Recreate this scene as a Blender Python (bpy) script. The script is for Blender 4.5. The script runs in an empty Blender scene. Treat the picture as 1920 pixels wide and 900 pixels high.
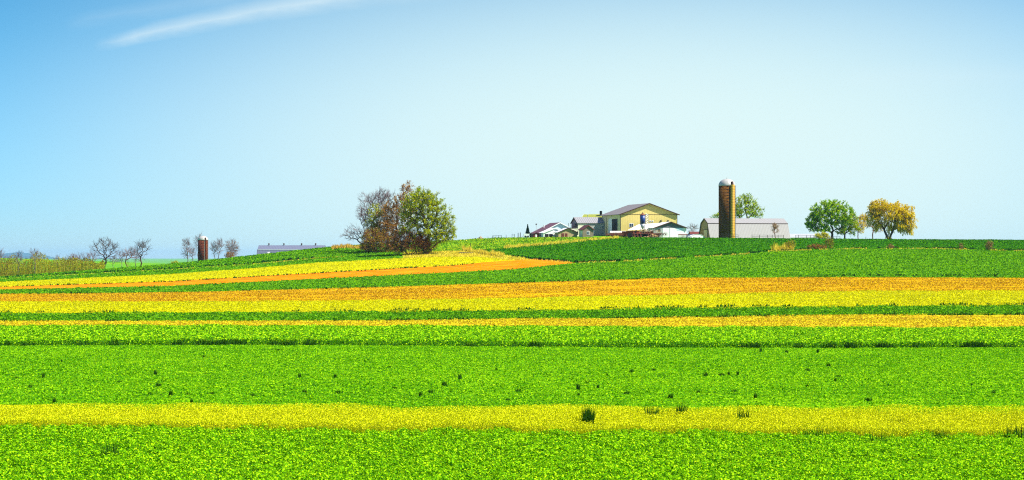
import bpy, math, random
import numpy as np
from mathutils import Vector

F = 3733.0            # focal length in pixels of the 1920 px wide picture
HY = 480.0            # row of the eye level
rng = np.random.default_rng(7)
random.seed(7)
sc = bpy.context.scene
COL = sc.collection
R = math.radians

# ------------------------------------------------------------------ scene, camera, light
w = bpy.data.worlds.new('World'); sc.world = w; w.use_nodes = True
SUN_EL, SUN_PHI = 48.0, 17.0      # elevation; degrees towards the camera from due right

cam = bpy.data.objects.new('camera', bpy.data.cameras.new('camera')); COL.objects.link(cam)
cam.data.sensor_width = 36; cam.data.lens = 36 * F / 1920
cam.data.clip_start = 0.5; cam.data.clip_end = 60000
cam.rotation_euler = (R(90), 0, 0)
cam.data.shift_y = (HY - 450) / 1920
sc.camera = cam

sun = bpy.data.objects.new('sun', bpy.data.lights.new('sun', 'SUN')); COL.objects.link(sun)
sun.data.energy = 5.0; sun.data.angle = R(0.5); sun.data.color = (1, .95, .84)
sdir = Vector((math.cos(R(SUN_EL)) * math.cos(R(SUN_PHI)), -math.cos(R(SUN_EL)) * math.sin(R(SUN_PHI)), math.sin(R(SUN_EL))))
sun.rotation_euler = sdir.to_track_quat('Z', 'Y').to_euler()
sun.location = (200, 100, 300)

sc.view_settings.view_transform = 'Standard'; sc.view_settings.look = 'None'
sc.view_settings.gamma = 1; sc.view_settings.exposure = 1.0
sc.render.engine = 'CYCLES'
sc.cycles.use_denoising = False; sc.cycles.filter_width = 1.15
sc.cycles.max_bounces = 5; sc.cycles.diffuse_bounces = 2; sc.cycles.transmission_bounces = 3
sc.cycles.volume_bounces = 0; sc.cycles.transparent_max_bounces = 6
sc.cycles.sample_clamp_indirect = 4

def N(nt, t, **kw):
    n = nt.nodes.new(t)
    for k, v in kw.items(): setattr(n, k, v)
    return n
def setin(n, **kw):
    for k, v in kw.items(): n.inputs[k.replace('_', ' ')].default_value = v

def build_world():
    nt = w.node_tree; nt.nodes.clear(); L = nt.links.new
    out = N(nt, 'ShaderNodeOutputWorld'); bg = N(nt, 'ShaderNodeBackground'); bg.inputs[1].default_value = 0.10
    tc = N(nt, 'ShaderNodeTexCoord')
    sky = N(nt, 'ShaderNodeTexSky', sky_type='NISHITA', sun_disc=False)
    sky.sun_elevation = R(SUN_EL); sky.sun_rotation = R(90 + SUN_PHI)
    sky.air_density = 1.0; sky.dust_density = 0.35; sky.ozone_density = 2.2; sky.altitude = 100
    # steeper change with height, as air this clear shows just above the horizon
    vm = N(nt, 'ShaderNodeVectorMath', operation='MULTIPLY_ADD')
    vm.inputs[1].default_value = (1, 1, 2.6); vm.inputs[2].default_value = (0, 0, 0.07)
    L(tc.outputs['Generated'], vm.inputs[0]); L(vm.outputs[0], sky.inputs['Vector'])
    hs = N(nt, 'ShaderNodeHueSaturation'); hs.inputs['Saturation'].default_value = 1.0
    L(sky.outputs[0], hs.inputs['Color'])
    # thin cirrus streak: a long line on the celestial sphere, in world directions
    sep = N(nt, 'ShaderNodeSeparateXYZ'); L(tc.outputs['Generated'], sep.inputs[0])
    def M(op, a, b=None, c=None, clamp=False):
        n = N(nt, 'ShaderNodeMath', operation=op, use_clamp=clamp)
        for i, v in enumerate((a, b, c)):
            if v is None: continue
            if isinstance(v, (int, float)): n.inputs[i].default_value = v
            else: L(v, n.inputs[i])
        return n.outputs[0]
    ax = M('DIVIDE', sep.outputs[0], M('MAXIMUM', sep.outputs[1], .05))     # tan azimuth
    ez = M('DIVIDE', sep.outputs[2], M('MAXIMUM', sep.outputs[1], .05))     # tan elevation
    def streak(x0, e0, x1, e1, bend, w0, w1, amt, nscale):
        t = M('DIVIDE', M('SUBTRACT', ax, x0), x1 - x0)
        cur = M('MULTIPLY', M('MULTIPLY', t, M('SUBTRACT', 1.0, t)), bend)
        line = M('ADD', M('MULTIPLY_ADD', t, e1 - e0, e0), cur)
        comb = N(nt, 'ShaderNodeCombineXYZ'); L(ax, comb.inputs[0]); L(ez, comb.inputs[1])
        mp = N(nt, 'ShaderNodeVectorMath', operation='MULTIPLY'); mp.inputs[1].default_value = (nscale, nscale * 3.2, 1)
        L(comb.outputs[0], mp.inputs[0])
        no = N(nt, 'ShaderNodeTexNoise'); no.inputs['Scale'].default_value = 1; no.inputs['Detail'].default_value = 6
        no.inputs['Roughness'].default_value = .62
        L(mp.outputs[0], no.inputs['Vector'])
        d = M('ABSOLUTE', M('ADD', M('SUBTRACT', ez, line), M('MULTIPLY', M('SUBTRACT', no.outputs[0], .5), (w0 + w1) * .55)))
        wid = M('MULTIPLY_ADD', t, w1 - w0, w0)
        v = M('SUBTRACT', 1.0, M('DIVIDE', d, M('MAXIMUM', wid, .0005)), clamp=True)
        v = M('POWER', v, 1.2)
        ends = M('MULTIPLY', M('MULTIPLY', t, 6.0, clamp=True), M('MULTIPLY', M('SUBTRACT', 1.6, t), 1.6, clamp=True))
        return M('MULTIPLY', M('MULTIPLY', v, ends), M('MULTIPLY', M('MULTIPLY_ADD', no.outputs[0], 1.0, .45), amt))
    px = lambda u: (u - 960) / F
    py = lambda y: (HY - y) / F
    s1 = streak(px(175), py(88), px(650), py(-8), .0062, .0042, .0085, .54, 26)
    s2 = streak(px(120), py(45), px(420), py(-4), .002, .005, .006, .10, 30)
    s3 = streak(px(1560), py(150), px(1900), py(142), .001, .008, .01, .12, 22)
    tot = M('ADD', M('ADD', s1, s2), s3, clamp=True)
    # thin high veil, brightest low in the sky towards the sun's side
    def sq(v): return M('MULTIPLY', v, v)
    e = M('ADD', sq(M('DIVIDE', M('SUBTRACT', ax, .085), .30)), sq(M('DIVIDE', M('SUBTRACT', ez, .045), .105)))
    lobe = M('POWER', 2.71828, M('MULTIPLY', M('POWER', e, 1.4), -1.0))
    low = M('MULTIPLY', M('POWER', 2.71828, M('DIVIDE', M('MAXIMUM', sep.outputs[2], 0.0), -.054)), .94, clamp=True)
    gain = N(nt, 'ShaderNodeMix', data_type='RGBA', blend_type='MULTIPLY'); L(M('MULTIPLY_ADD', sep.outputs[2], -3.2, 1.35, clamp=True), gain.inputs[0])
    gain.inputs[7].default_value = (.02, .88, 1.08, 1); L(hs.outputs[0], gain.inputs[6])
    c1 = N(nt, 'ShaderNodeRGB'); c1.outputs[0].default_value = (2.55, 3.45, 3.8, 1)
    v1 = N(nt, 'ShaderNodeMix', data_type='RGBA'); L(low, v1.inputs[0]); L(gain.outputs[2], v1.inputs[6]); L(c1.outputs[0], v1.inputs[7])
    vc = N(nt, 'ShaderNodeRGB'); vc.outputs[0].default_value = (3.78, 4.78, 4.78, 1)
    vm_ = N(nt, 'ShaderNodeMix', data_type='RGBA'); L(lobe, vm_.inputs[0]); L(v1.outputs[2], vm_.inputs[6]); L(vc.outputs[0], vm_.inputs[7])
    cl = N(nt, 'ShaderNodeRGB'); cl.outputs[0].default_value = (4.0, 4.7, 4.9, 1)
    mx = N(nt, 'ShaderNodeMix', data_type='RGBA'); L(tot, mx.inputs[0]); L(vm_.outputs[2], mx.inputs[6]); L(cl.outputs[0], mx.inputs[7])
    L(mx.outputs[2], bg.inputs[0]); L(bg.outputs[0], out.inputs[0])
build_world()

# ------------------------------------------------------------------ materials
_m = {}
def mat(name, stops, scale=1.0, detail=4, rough=.9, bump=0, coords='pos', stretch=(1, 1, 1), island=0.0, trans=0.0,
        metal=0.0, wave=None, spec=.0, contrast=None, noise2=None):
    if name in _m: return _m[name]
    m = bpy.data.materials.new(name); m.use_nodes = True; nt = m.node_tree; L = nt.links.new
    b = nt.nodes['Principled BSDF']; out = nt.nodes['Material Output']
    b.inputs['Roughness'].default_value = rough; b.inputs['Metallic'].default_value = metal
    b.inputs['Specular IOR Level'].default_value = spec
    if coords == 'pos': src = N(nt, 'ShaderNodeNewGeometry').outputs['Position']
    else: src = N(nt, 'ShaderNodeTexCoord').outputs['Object']
    mp = N(nt, 'ShaderNodeVectorMath', operation='MULTIPLY'); mp.inputs[1].default_value = stretch; L(src, mp.inputs[0])
    no = N(nt, 'ShaderNodeTexNoise'); setin(no, Scale=scale, Detail=detail, Roughness=.65); L(mp.outputs[0], no.inputs['Vector'])
    fac = no.outputs[0]
    if noise2:       # (scale, weight): a second, larger pattern mixed in
        n2 = N(nt, 'ShaderNodeTexNoise'); setin(n2, Scale=noise2[0], Detail=3); L(mp.outputs[0], n2.inputs['Vector'])
        mm = N(nt, 'ShaderNodeMix'); mm.inputs[0].default_value = noise2[1]; L(fac, mm.inputs[2]); L(n2.outputs[0], mm.inputs[3]); fac = mm.outputs[0]
    if island:
        g = N(nt, 'ShaderNodeNewGeometry'); mm = N(nt, 'ShaderNodeMix'); mm.inputs[0].default_value = island
        L(fac, mm.inputs[2]); L(g.outputs['Random Per Island'], mm.inputs[3]); fac = mm.outputs[0]
    if wave:         # (axis vector, scale, weight) vertical sheet ribs
        wv = N(nt, 'ShaderNodeTexWave'); wv.bands_direction = wave[0]; setin(wv, Scale=wave[1], Distortion=0.0); 
        L(src, wv.inputs['Vector'])
        mm = N(nt, 'ShaderNodeMix'); mm.inputs[0].default_value = wave[2]; L(fac, mm.inputs[2]); L(wv.outputs['Fac'], mm.inputs[3]); fac = mm.outputs[0]
    cr = N(nt, 'ShaderNodeValToRGB'); el = cr.color_ramp.elements
    while len(el) < len(stops): el.new(.5)
    for e, (p, c) in zip(el, stops): e.position = p; e.color = (*c, 1)
    L(fac, cr.inputs[0]); L(cr.outputs[0], b.inputs['Base Color'])
    if bump:
        bm = N(nt, 'ShaderNodeBump'); setin(bm, Strength=1.0, Distance=bump); L(fac, bm.inputs['Height']); L(bm.outputs[0], b.inputs['Normal'])
    if trans:
        tr = N(nt, 'ShaderNodeBsdfTranslucent'); L(cr.outputs[0], tr.inputs[0])
        ms = N(nt, 'ShaderNodeMixShader'); ms.inputs[0].default_value = trans
        L(b.outputs[0], ms.inputs[1]); L(tr.outputs[0], ms.inputs[2]); L(ms.outputs[0], out.inputs[0])
    _m[name] = m; return m
def plain(name, c, rough=.7, metal=0, var=.15, scale=1.5, wave=None, spec=.3, bump=0):
    lo = tuple(x * (1 - var) for x in c); hi = tuple(min(1, x * (1 + var)) for x in c)
    return mat(name, [(.3, lo), (.7, hi)], scale=scale, rough=rough, metal=metal, coords='object', wave=wave, spec=spec, bump=bump)

# ------------------------------------------------------------------ terrain table z(u, D)
UC = [0, 320, 640, 960, 1180, 1300, 1600, 1920]
rowsY = {75: [900] * 8, 94: [804, 807, 810, 812, 815, 816.5, 820, 822], 109: [768, 763, 763, 765, 764.5, 764, 761, 758],
         184: [649, 648, 648, 651, 652.5, 653, 653, 652], 230: [613, 613, 613, 613, 614, 614.5, 615, 615],
         262: [603, 603, 603, 599, 597, 596, 591, 591], 290: [588, 587, 585, 583, 580, 578, 575, 573],
         350: [566, 566, 565, 559, 554, 552, 546, 545], 420: [552, 549, 541, 531, 523.5, 521.3, 520.5, 521.5]}
crestY = [520, 496, 461.5, 446.3, 446, 446.5, 449, 451]
rowsZ = {0: [-1.7] * 8, 12: [-4.2] * 8, 35: [-7.4] * 8}
for D, ys in rowsY.items(): rowsZ[D] = [-(y - HY) * D / F for y in ys]
zc = [-(y - HY) * 622 / F for y in crestY]
for D, s in ((500, .42), (560, .74), (622, 1.0)): rowsZ[D] = [a + (b - a) * s for a, b in zip(rowsZ[420], zc)]
rowsZ[655] = [-7.0, -3.2, 2.9, 5.9, 7.0, 5.9, 5.2, 4.8]
rowsZ[720] = [-8.2, -4.6, 2.4, 6.1, 7.8, 5.9, 5.0, 4.5]
rowsZ[800] = [-10, -7, -1.5, 5.4, 7.2, 5.4, 4.2, 3.5]
rowsZ[900] = [-12, -9, -5, 2, 4, 3, 1, 0]
rowsZ[1250] = [-13, -12.5, -11, -9, -9, -9, -9, -9]
rowsZ[1650] = [-6.5, -11, -13, -13, -13, -13, -13, -13]
rowsZ[2050] = [-1.7, -8.3, -14, -15, -15, -15, -15, -15]
rowsZ[3200] = [-10, -16, -20, -20, -20, -20, -20, -20]
rowsZ[9000] = [-28] * 8
rowsZ[30000] = [-28] * 8
KD = sorted(rowsZ)
def pchip(xk, yk, x):
    xk = np.array(xk, float); yk = np.array(yk, float)
    h = np.diff(xk); d = np.diff(yk) / h
    m = np.zeros_like(yk); m[0] = d[0]; m[-1] = d[-1]
    for i in range(1, len(xk) - 1):
        if d[i - 1] * d[i] > 0:
            w1 = 2 * h[i] + h[i - 1]; w2 = h[i] + 2 * h[i - 1]
            m[i] = (w1 + w2) / (w1 / d[i - 1] + w2 / d[i])
    i = np.clip(np.searchsorted(xk, x) - 1, 0, len(h) - 1); t = (x - xk[i]) / h[i]
    return (yk[i] * (1 + 2 * t) * (1 - t) ** 2 + m[i] * h[i] * t * (1 - t) ** 2 + yk[i + 1] * t * t * (3 - 2 * t) + m[i + 1] * h[i] * t * t * (t - 1))
DG = np.concatenate([np.arange(0, 900, 2.0), np.arange(900, 3200, 20.0), np.arange(3200, 30001, 400.0)])
UG = np.arange(-2400, 4321, 20.0)
colz = np.array([pchip(KD, [rowsZ[d][k] for d in KD], DG) for k in range(8)])        # 8 x nD
ZT = np.array([np.interp(UG, UC, colz[:, j]) for j in range(len(DG))]).T             # nU x nD
ker = np.exp(-np.linspace(-2, 2, 9) ** 2); ker /= ker.sum()
pad = np.pad(ZT, ((4, 4), (0, 0)), mode='edge')
ZT = sum(ker[i] * pad[i:i + ZT.shape[0]] for i in range(9))
def zud(u, D):
    u = np.clip(np.asarray(u, float), UG[0], UG[-1] - 1e-3); D = np.clip(np.asarray(D, float), 0, DG[-1] - 1e-3)
    i = ((u - UG[0]) / 20).astype(int); j = np.clip(np.searchsorted(DG, D, side='right') - 1, 0, len(DG) - 2)
    a = (u - UG[i]) / 20; b = (D - DG[j]) / (DG[j + 1] - DG[j])
    return (ZT[i, j] * (1 - a) + ZT[i + 1, j] * a) * (1 - b) + (ZT[i, j + 1] * (1 - a) + ZT[i + 1, j + 1] * a) * b
def zxy(x, y):
    y = np.maximum(np.asarray(y, float), 1.0)
    return zud(960 + np.asarray(x) / y * F, y)
def dat(u, y):
    """distance at which the ground shows at picture row y"""
    D = np.arange(60, 623, 1.0); Y = HY - zud(np.full_like(D, u), D) * F / D
    Y = np.minimum.accumulate(Y)
    return float(np.interp(-y, -Y, D))
def XY(u, D): return ((u - 960) / F * D, D)
def at(u, D, dz=0): return Vector(((u - 960) / F * D, D, float(zud(u, D)) + dz))
def spot(u, y): return at(u, dat(u, y))

# ------------------------------------------------------------------ object helpers
def tag(o, label=None, cat=None, group=None, kind=None):
    if label: o['label'] = label
    if cat: o['category'] = cat
    if group: o['group'] = group
    if kind: o['kind'] = kind
    return o
def link(name, me, m, parent=None):
    o = bpy.data.objects.new(name, me); COL.objects.link(o)
    if m is not None: me.materials.append(m)
    if parent is not None: o.parent = parent
    return o
def empty(name, loc, rz=0, label=None, cat=None, group=None):
    o = bpy.data.objects.new(name, None); COL.objects.link(o); o.location = loc; o.rotation_euler = (0, 0, rz)
    o.empty_display_size = .3
    return tag(o, label, cat, group)
def quads(name, V, m, parent=None):
    """V: (N,k,3) array of separate polygons with k corners"""
    V = np.asarray(V, dtype=np.float32); n, k = V.shape[:2]
    me = bpy.data.meshes.new(name)
    me.vertices.add(n * k); me.vertices.foreach_set('co', V.reshape(-1))
    me.loops.add(n * k); me.loops.foreach_set('vertex_index', np.arange(n * k, dtype=np.int32))
    me.polygons.add(n); me.polygons.foreach_set('loop_start', np.arange(0, n * k, k, dtype=np.int32))
    me.update(calc_edges=True)
    return link(name, me, m, parent)
def grid(name, P, m, parent=None, smooth=True):
    """P: (a,b,3) vertex grid"""
    a, b = P.shape[:2]; me = bpy.data.meshes.new(name)
    idx = np.arange(a * b).reshape(a, b)
    q = np.stack([idx[:-1, :-1], idx[1:, :-1], idx[1:, 1:], idx[:-1, 1:]], -1).reshape(-1, 4)
    me.vertices.add(a * b); me.vertices.foreach_set('co', P.astype(np.float32).reshape(-1))
    me.loops.add(q.size); me.loops.foreach_set('vertex_index', q.astype(np.int32).reshape(-1))
    me.polygons.add(len(q)); me.polygons.foreach_set('loop_start', np.arange(0, q.size, 4, dtype=np.int32))
    me.update(calc_edges=True)
    if smooth: me.shade_smooth()
    return link(name, me, m, parent)

class MB:
    def __init__(s): s.v = []; s.f = []
    def add(s, vs, fs):
        k = len(s.v); s.v += [tuple(v) for v in vs]; s.f += [tuple(i + k for i in f) for f in fs]; return s
    def box(s, x0, x1, y0, y1, z0, z1):
        return s.add([(x0, y0, z0), (x1, y0, z0), (x1, y1, z0), (x0, y1, z0), (x0, y0, z1), (x1, y0, z1), (x1, y1, z1), (x0, y1, z1)],
                     [(0, 3, 2, 1), (4, 5, 6, 7), (0, 1, 5, 4), (1, 2, 6, 5), (2, 3, 7, 6), (3, 0, 4, 7)])
    def prism(s, prof, a0, a1, axis='y'):
        """profile of (h, z) pairs extruded along axis from a0 to a1"""
        n = len(prof)
        g = (lambda h, a, z: (h, a, z)) if axis == 'y' else (lambda h, a, z: (a, h, z))
        vs = [g(h, a0, z) for h, z in prof] + [g(h, a1, z) for h, z in prof]
        fs = [tuple(range(n)), tuple(range(2 * n - 1, n - 1, -1))] + [(i, i + n, (i + 1) % n + n, (i + 1) % n) for i in range(n)]
        return s.add(vs, fs)
    def bar(s, p, q, r, r2=None, k=6):
        p = Vector(p); q = Vector(q); d = (q - p).normalized(); r2 = r if r2 is None else r2
        a = d.orthogonal().normalized(); b = d.cross(a)
        vs = []
        for c, rr in ((p, r), (q, r2)):
            vs += [c + (a * math.cos(t) + b * math.sin(t)) * rr for t in [2 * math.pi * i / k for i in range(k)]]
        return s.add(vs, [tuple(range(k - 1, -1, -1)), tuple(range(k, 2 * k))] + [(i, (i + 1) % k, (i + 1) % k + k, i + k) for i in range(k)])
    def lathe(s, prof, k=24, c=(0, 0, 0), cap=True):
        vs = []; n = len(prof)
        for r, z in prof:
            vs += [(c[0] + r * math.cos(2 * math.pi * i / k), c[1] + r * math.sin(2 * math.pi * i / k), c[2] + z) for i in range(k)]
        fs = [(j * k + i, j * k + (i + 1) % k, (j + 1) * k + (i + 1) % k, (j + 1) * k + i) for j in range(n - 1) for i in range(k)]
        if cap: fs += [tuple(range(k - 1, -1, -1)), tuple(range((n - 1) * k, n * k))]
        return s.add(vs, fs)
    def wheel(s, c, r, wd, axis='y', k=16):
        c = Vector(c); d = Vector((0, wd / 2, 0)) if axis == 'y' else Vector((wd / 2, 0, 0))
        return s.bar(c - d, c + d, r, k=k)
    def build(s, name, m, parent=None, smooth=False):
        me = bpy.data.meshes.new(name); me.from_pydata(s.v, [], s.f); me.update()
        if smooth: me.shade_smooth()
        return link(name, me, m, parent)

def vnoise(x, y, sc_, seed=0):
    x = np.asarray(x) * sc_ + seed * 17.3; y = np.asarray(y) * sc_ + seed * 9.1
    i = np.floor(x).astype(np.int64); j = np.floor(y).astype(np.int64); a = x - i; b = y - j
    a = a * a * (3 - 2 * a); b = b * b * (3 - 2 * b)
    def h(i, j):
        n = (i * 374761393 + j * 668265263 + seed * 1442695041) & 0xffffffff
        n = ((n ^ (n >> 13)) * 1274126177) & 0xffffffff
        return ((n ^ (n >> 16)) & 0xffff) / 65535.0
    return (h(i, j) * (1 - a) + h(i + 1, j) * a) * (1 - b) + (h(i, j + 1) * (1 - a) + h(i + 1, j + 1) * a) * b

def unit(v): return v / np.maximum(np.linalg.norm(v, axis=-1, keepdims=True), 1e-6)
def leaves(P, size, flat=.5, aspect=.6):
    """randomly turned small quads at points P; flat pulls the normals upwards"""
    n = len(P); nrm = rng.normal(size=(n, 3)); nrm = unit(nrm); nrm[:, 2] = np.abs(nrm[:, 2]) + flat; nrm = unit(nrm)
    a = unit(np.cross(nrm, rng.normal(size=(n, 3)))); b = np.cross(nrm, a)
    s = (size * (0.6 + .8 * rng.random(n)))[:, None] * .5
    return np.stack([P - a * s, P - b * s * aspect, P + a * s, P + b * s * aspect], 1)
def blades(P, h, wd, lean=.3):
    n = len(P); ang = rng.random(n) * 2 * np.pi
    a = np.stack([np.cos(ang), np.sin(ang), np.zeros(n)], 1) * (np.broadcast_to(wd, (n,)) * .5)[:, None]
    l = rng.normal(size=(n, 3)) * lean; l[:, 2] = 1; l = l * (np.broadcast_to(h, (n,)))[:, None]
    mid = P + l * .55 + np.array([0, 0, 0])
    return np.stack([P - a, P + a, mid + a * .8, P + l], 1)

# ------------------------------------------------------------------ field boundaries
def poly(*p):
    xs = [q[0] for q in p]; ys = [q[1] for q in p]
    return lambda u: np.interp(u, xs, ys)
UF = np.arange(-700, 2621, 20.0)
def const(D): return np.full(len(UF), float(D))
def curve(fn): return np.array([dat(u, float(fn(u))) for u in UF])
b_I = const(420)
b_J0 = curve(poly((0, 543.5), (320, 536.5), (640, 521), (960, 505.5), (1080, 493), (1150, 490.5), (1280, 483.5), (1400, 476), (1450, 471), (1600, 466), (1750, 466), (1920, 470.5)))
b_J1 = np.maximum(curve(poly((0, 538), (320, 527.5), (640, 509), (850, 497.5), (930, 490), (1007, 486.2), (1080, 493), (1150, 490.5), (1280, 483.5), (1400, 476), (1450, 471), (1600, 466), (1750, 466), (1920, 470.5))), b_J0)
b_K1 = np.maximum(curve(poly((0, 529.5), (320, 514.5), (480, 503), (600, 492.5), (640, 491), (740, 485), (850, 481.5), (900, 482), (950, 486.5), (975, 488), (1007, 486.2), (1080, 493), (1150, 490.5), (1280, 483.5), (1400, 476), (1450, 471), (1600, 466), (1750, 466), (1920, 470.5))), b_J1)
b_V1 = np.maximum(curve(poly((0, 522), (320, 505), (480, 495), (600, 483), (640, 480.5), (700, 477), (760, 474.5), (850, 471.5), (885, 470.5), (945, 479), (1000, 485.8), (1080, 493), (1150, 490.5), (1280, 483.5), (1400, 476), (1450, 471), (1600, 466), (1750, 466), (1920, 470.5))), b_K1)
b_P1 = np.maximum(curve(poly((0, 522), (320, 505), (480, 495), (600, 483), (640, 480.5), (700, 477), (760, 474.5), (850, 471.5), (885, 469), (960, 465), (1000, 461.5), (1060, 456.5), (1100, 452.5), (1130, 449.5), (1165, 447), (1200, 440))), b_V1)
b_X = const(622)

def wob(B, amp, seed, fr=.02):
    return B + (vnoise(UF, 0 * UF, fr, seed) - .5) * 2 * amp + (vnoise(UF, 0 * UF, fr * 4.3, seed + 1) - .5) * amp
LINES = {'A0': const(40), 'A': wob(const(91.8), .9, 1), 'B': wob(const(101.3), .9, 3), 'C': wob(const(184), .3, 5), 'D': wob(const(218), 1.2, 7),
         'E': wob(const(262), .5, 9), 'F': wob(const(287), 1.2, 11), 'G': wob(const(347), 1.8, 13), 'I0': wob(b_I, .8, 15),
         'J0': b_J0, 'J1': b_J1, 'K1': b_K1, 'V1': b_V1, 'P1': b_P1, 'X': b_X}
def strip(name, lo, hi, m, label, nD=10, u0=-700, u1=2620, dz=.03):
    a = LINES[lo]; b = LINES[hi]; k = (UF >= u0) & (UF <= u1) & ((b - a) > .0)
    k2 = np.convolve(k, [1, 1, 1], 'same') > 0; k2 &= (UF >= u0) & (UF <= u1)
    u = UF[k2]; a = a[k2]; b = b[k2]
    t = np.linspace(0, 1, nD)[None, :]; D = a[:, None] * (1 - t) + b[:, None] * t
    U = np.repeat(u[:, None], nD, 1)
    P = np.stack([(U - 960) / F * D, D, zud(U, D) + dz], -1)
    return tag(grid(name, P, m), label, None, None, 'structure')

G = lambda *c: c
alf = mat('alfalfa leaf', [(.26, (.04, .18, .003)), (.5, (.195, .50, .003)), (.74, (.47, .74, .008))], scale=1.6, noise2=(.35, .35), island=.55, trans=.3, rough=.7)
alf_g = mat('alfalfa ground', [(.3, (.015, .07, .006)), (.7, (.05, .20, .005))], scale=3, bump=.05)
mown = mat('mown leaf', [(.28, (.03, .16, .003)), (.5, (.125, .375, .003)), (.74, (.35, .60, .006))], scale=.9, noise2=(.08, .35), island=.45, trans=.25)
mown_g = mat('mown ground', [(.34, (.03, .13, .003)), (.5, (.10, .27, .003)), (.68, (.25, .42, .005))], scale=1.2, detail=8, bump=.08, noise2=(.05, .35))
flow = mat('mustard petal', [(.2, (.36, .42, .004)), (.5, (.58, .61, .004)), (.8, (.84, .84, .02))], scale=1.2, island=.6, trans=.25)
stem = mat('mustard stem', [(.2, (.18, .28, .004)), (.6, (.40, .46, .004)), (.9, (.60, .50, .02))], scale=.6, island=.6, trans=.25)
flow_g = mat('mustard ground', [(.3, (.24, .28, .005)), (.7, (.46, .44, .005))], scale=1.0, bump=.05)
tan_g = mat('stubble ground', [(.3, (.24, .09, .006)), (.46, (.46, .24, .005)), (.6, (.60, .38, .004)), (.8, (.80, .58, .01))], scale=.5, detail=9, bump=.12, noise2=(.06, .3), stretch=(.3, 1, 1))
soil_g = mat('weedy soil', [(.35, (.26, .11, .015)), (.48, (.50, .34, .01)), (.6, (.64, .52, .008)), (.8, (.72, .62, .03))], scale=.55, detail=9, bump=.1, noise2=(.05, .25), stretch=(.3, 1, 1))
yel_g = mat('yellow crop', [(.3, (.34, .36, .003)), (.48, (.54, .48, .003)), (.7, (.70, .61, .004))], scale=.3, detail=8, bump=.1, noise2=(.025, .5), stretch=(.5, 1, 1))
grn_g = mat('grain green', [(.3, (.035, .14, .003)), (.5, (.08, .22, .003)), (.72, (.16, .30, .005))], scale=.4, detail=9, bump=.15, noise2=(.03, .4), stretch=(.3, 1, 1))
drk_g = mat('dark grain green', [(.3, (.014, .10, .003)), (.5, (.032, .155, .003)), (.72, (.08, .22, .005))], scale=.4, detail=9, bump=.15, noise2=(.03, .35), stretch=(.3, 1, 1))
org_g = mat('tilled orange soil', [(.3, (.34, .08, .003)), (.5, (.68, .19, .004)), (.7, (.86, .32, .012))], scale=.6, detail=9, bump=.1, stretch=(.3, 1, 1))
pas_g = mat('pasture', [(.3, (.06, .22, .006)), (.5, (.14, .32, .008)), (.7, (.38, .42, .012)), (.85, (.62, .52, .03))], scale=.35, detail=8, bump=.15, noise2=(.05, .5))
ver_g = mat('grassy verge', [(.3, (.12, .20, .01)), (.5, (.34, .34, .012)), (.7, (.62, .50, .05))], scale=.35, detail=8, bump=.15, noise2=(.06, .5))
base_g = mat('meadow', [(.3, (.05, .19, .006)), (.5, (.10, .29, .008)), (.75, (.24, .36, .012))], scale=.05, detail=10, bump=.1, noise2=(.006, .5))

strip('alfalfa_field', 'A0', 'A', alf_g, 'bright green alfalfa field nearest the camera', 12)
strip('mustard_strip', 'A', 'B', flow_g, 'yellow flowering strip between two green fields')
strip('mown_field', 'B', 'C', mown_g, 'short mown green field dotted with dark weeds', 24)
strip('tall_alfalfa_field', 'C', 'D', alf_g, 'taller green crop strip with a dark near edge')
strip('stubble_strip', 'D', 'E', soil_g, 'thin yellow strip with brown soil showing')
strip('green_strip', 'E', 'F', grn_g, 'thin green strip between two yellow strips')
strip('yellow_strip', 'F', 'G', yel_g, 'broad bright yellow strip below the orange stubble', 14)
strip('stubble_field', 'G', 'I0', tan_g, 'orange tan stubble field across the whole width', 14)
strip('grain_field', 'I0', 'J0', grn_g, 'wide green field rising towards the farm', 30)
strip('ploughed_field', 'J0', 'J1', org_g, 'orange bare soil field tapering to a tip')
strip('yellow_field', 'J1', 'K1', yel_g, 'bright yellow field running past the tree clump', 14, 0 - 700, 1080)
strip('green_slope', 'K1', 'V1', grn_g, 'green slope strip left of the tree clump', 10, -700, 760)
strip('verge', 'K1', 'V1', ver_g, 'rough yellowish grass verge beside the tree clump', 10, 760, 1080)
strip('dark_green_field', 'V1', 'P1', drk_g, 'dark green field below the farmyard', 30, 860, 2620)
strip('hilltop_field', 'P1', 'X', grn_g, 'green hilltop strip left of the tree clump', 24, -700, 740)
strip('pasture', 'P1', 'X', pas_g, 'rough green and yellow pasture left of the farm', 24, 740, 1200)

# base ground: one sheet to the horizon
DB = np.concatenate([np.arange(0, 600, 12.0), np.arange(600, 660, 3.0), np.arange(660, 1000, 15.0), np.arange(1000, 3200, 60.0), [3400, 4000, 5000, 7000, 9000, 12000, 16000, 22000]])
UB = np.arange(-2400, 4321, 60.0)
Ug, Dg = np.meshgrid(UB, DB, indexing='ij')
off = -.35 * (1 - np.clip((Dg - 619) / 6, 0, 1))
wide = np.maximum(Dg, 14)
PG = np.stack([(Ug - 960) / F * wide, Dg, zud(Ug, Dg) + off], -1)
PG = np.concatenate([np.stack([PG[:, 0, 0] * 3, np.full(len(UB), -25.0), np.full(len(UB), -2.2)], -1)[:, None], PG], 1)
tag(grid('ground', PG, base_g), 'open green farmland reaching the horizon', None, None, 'structure')

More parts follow.
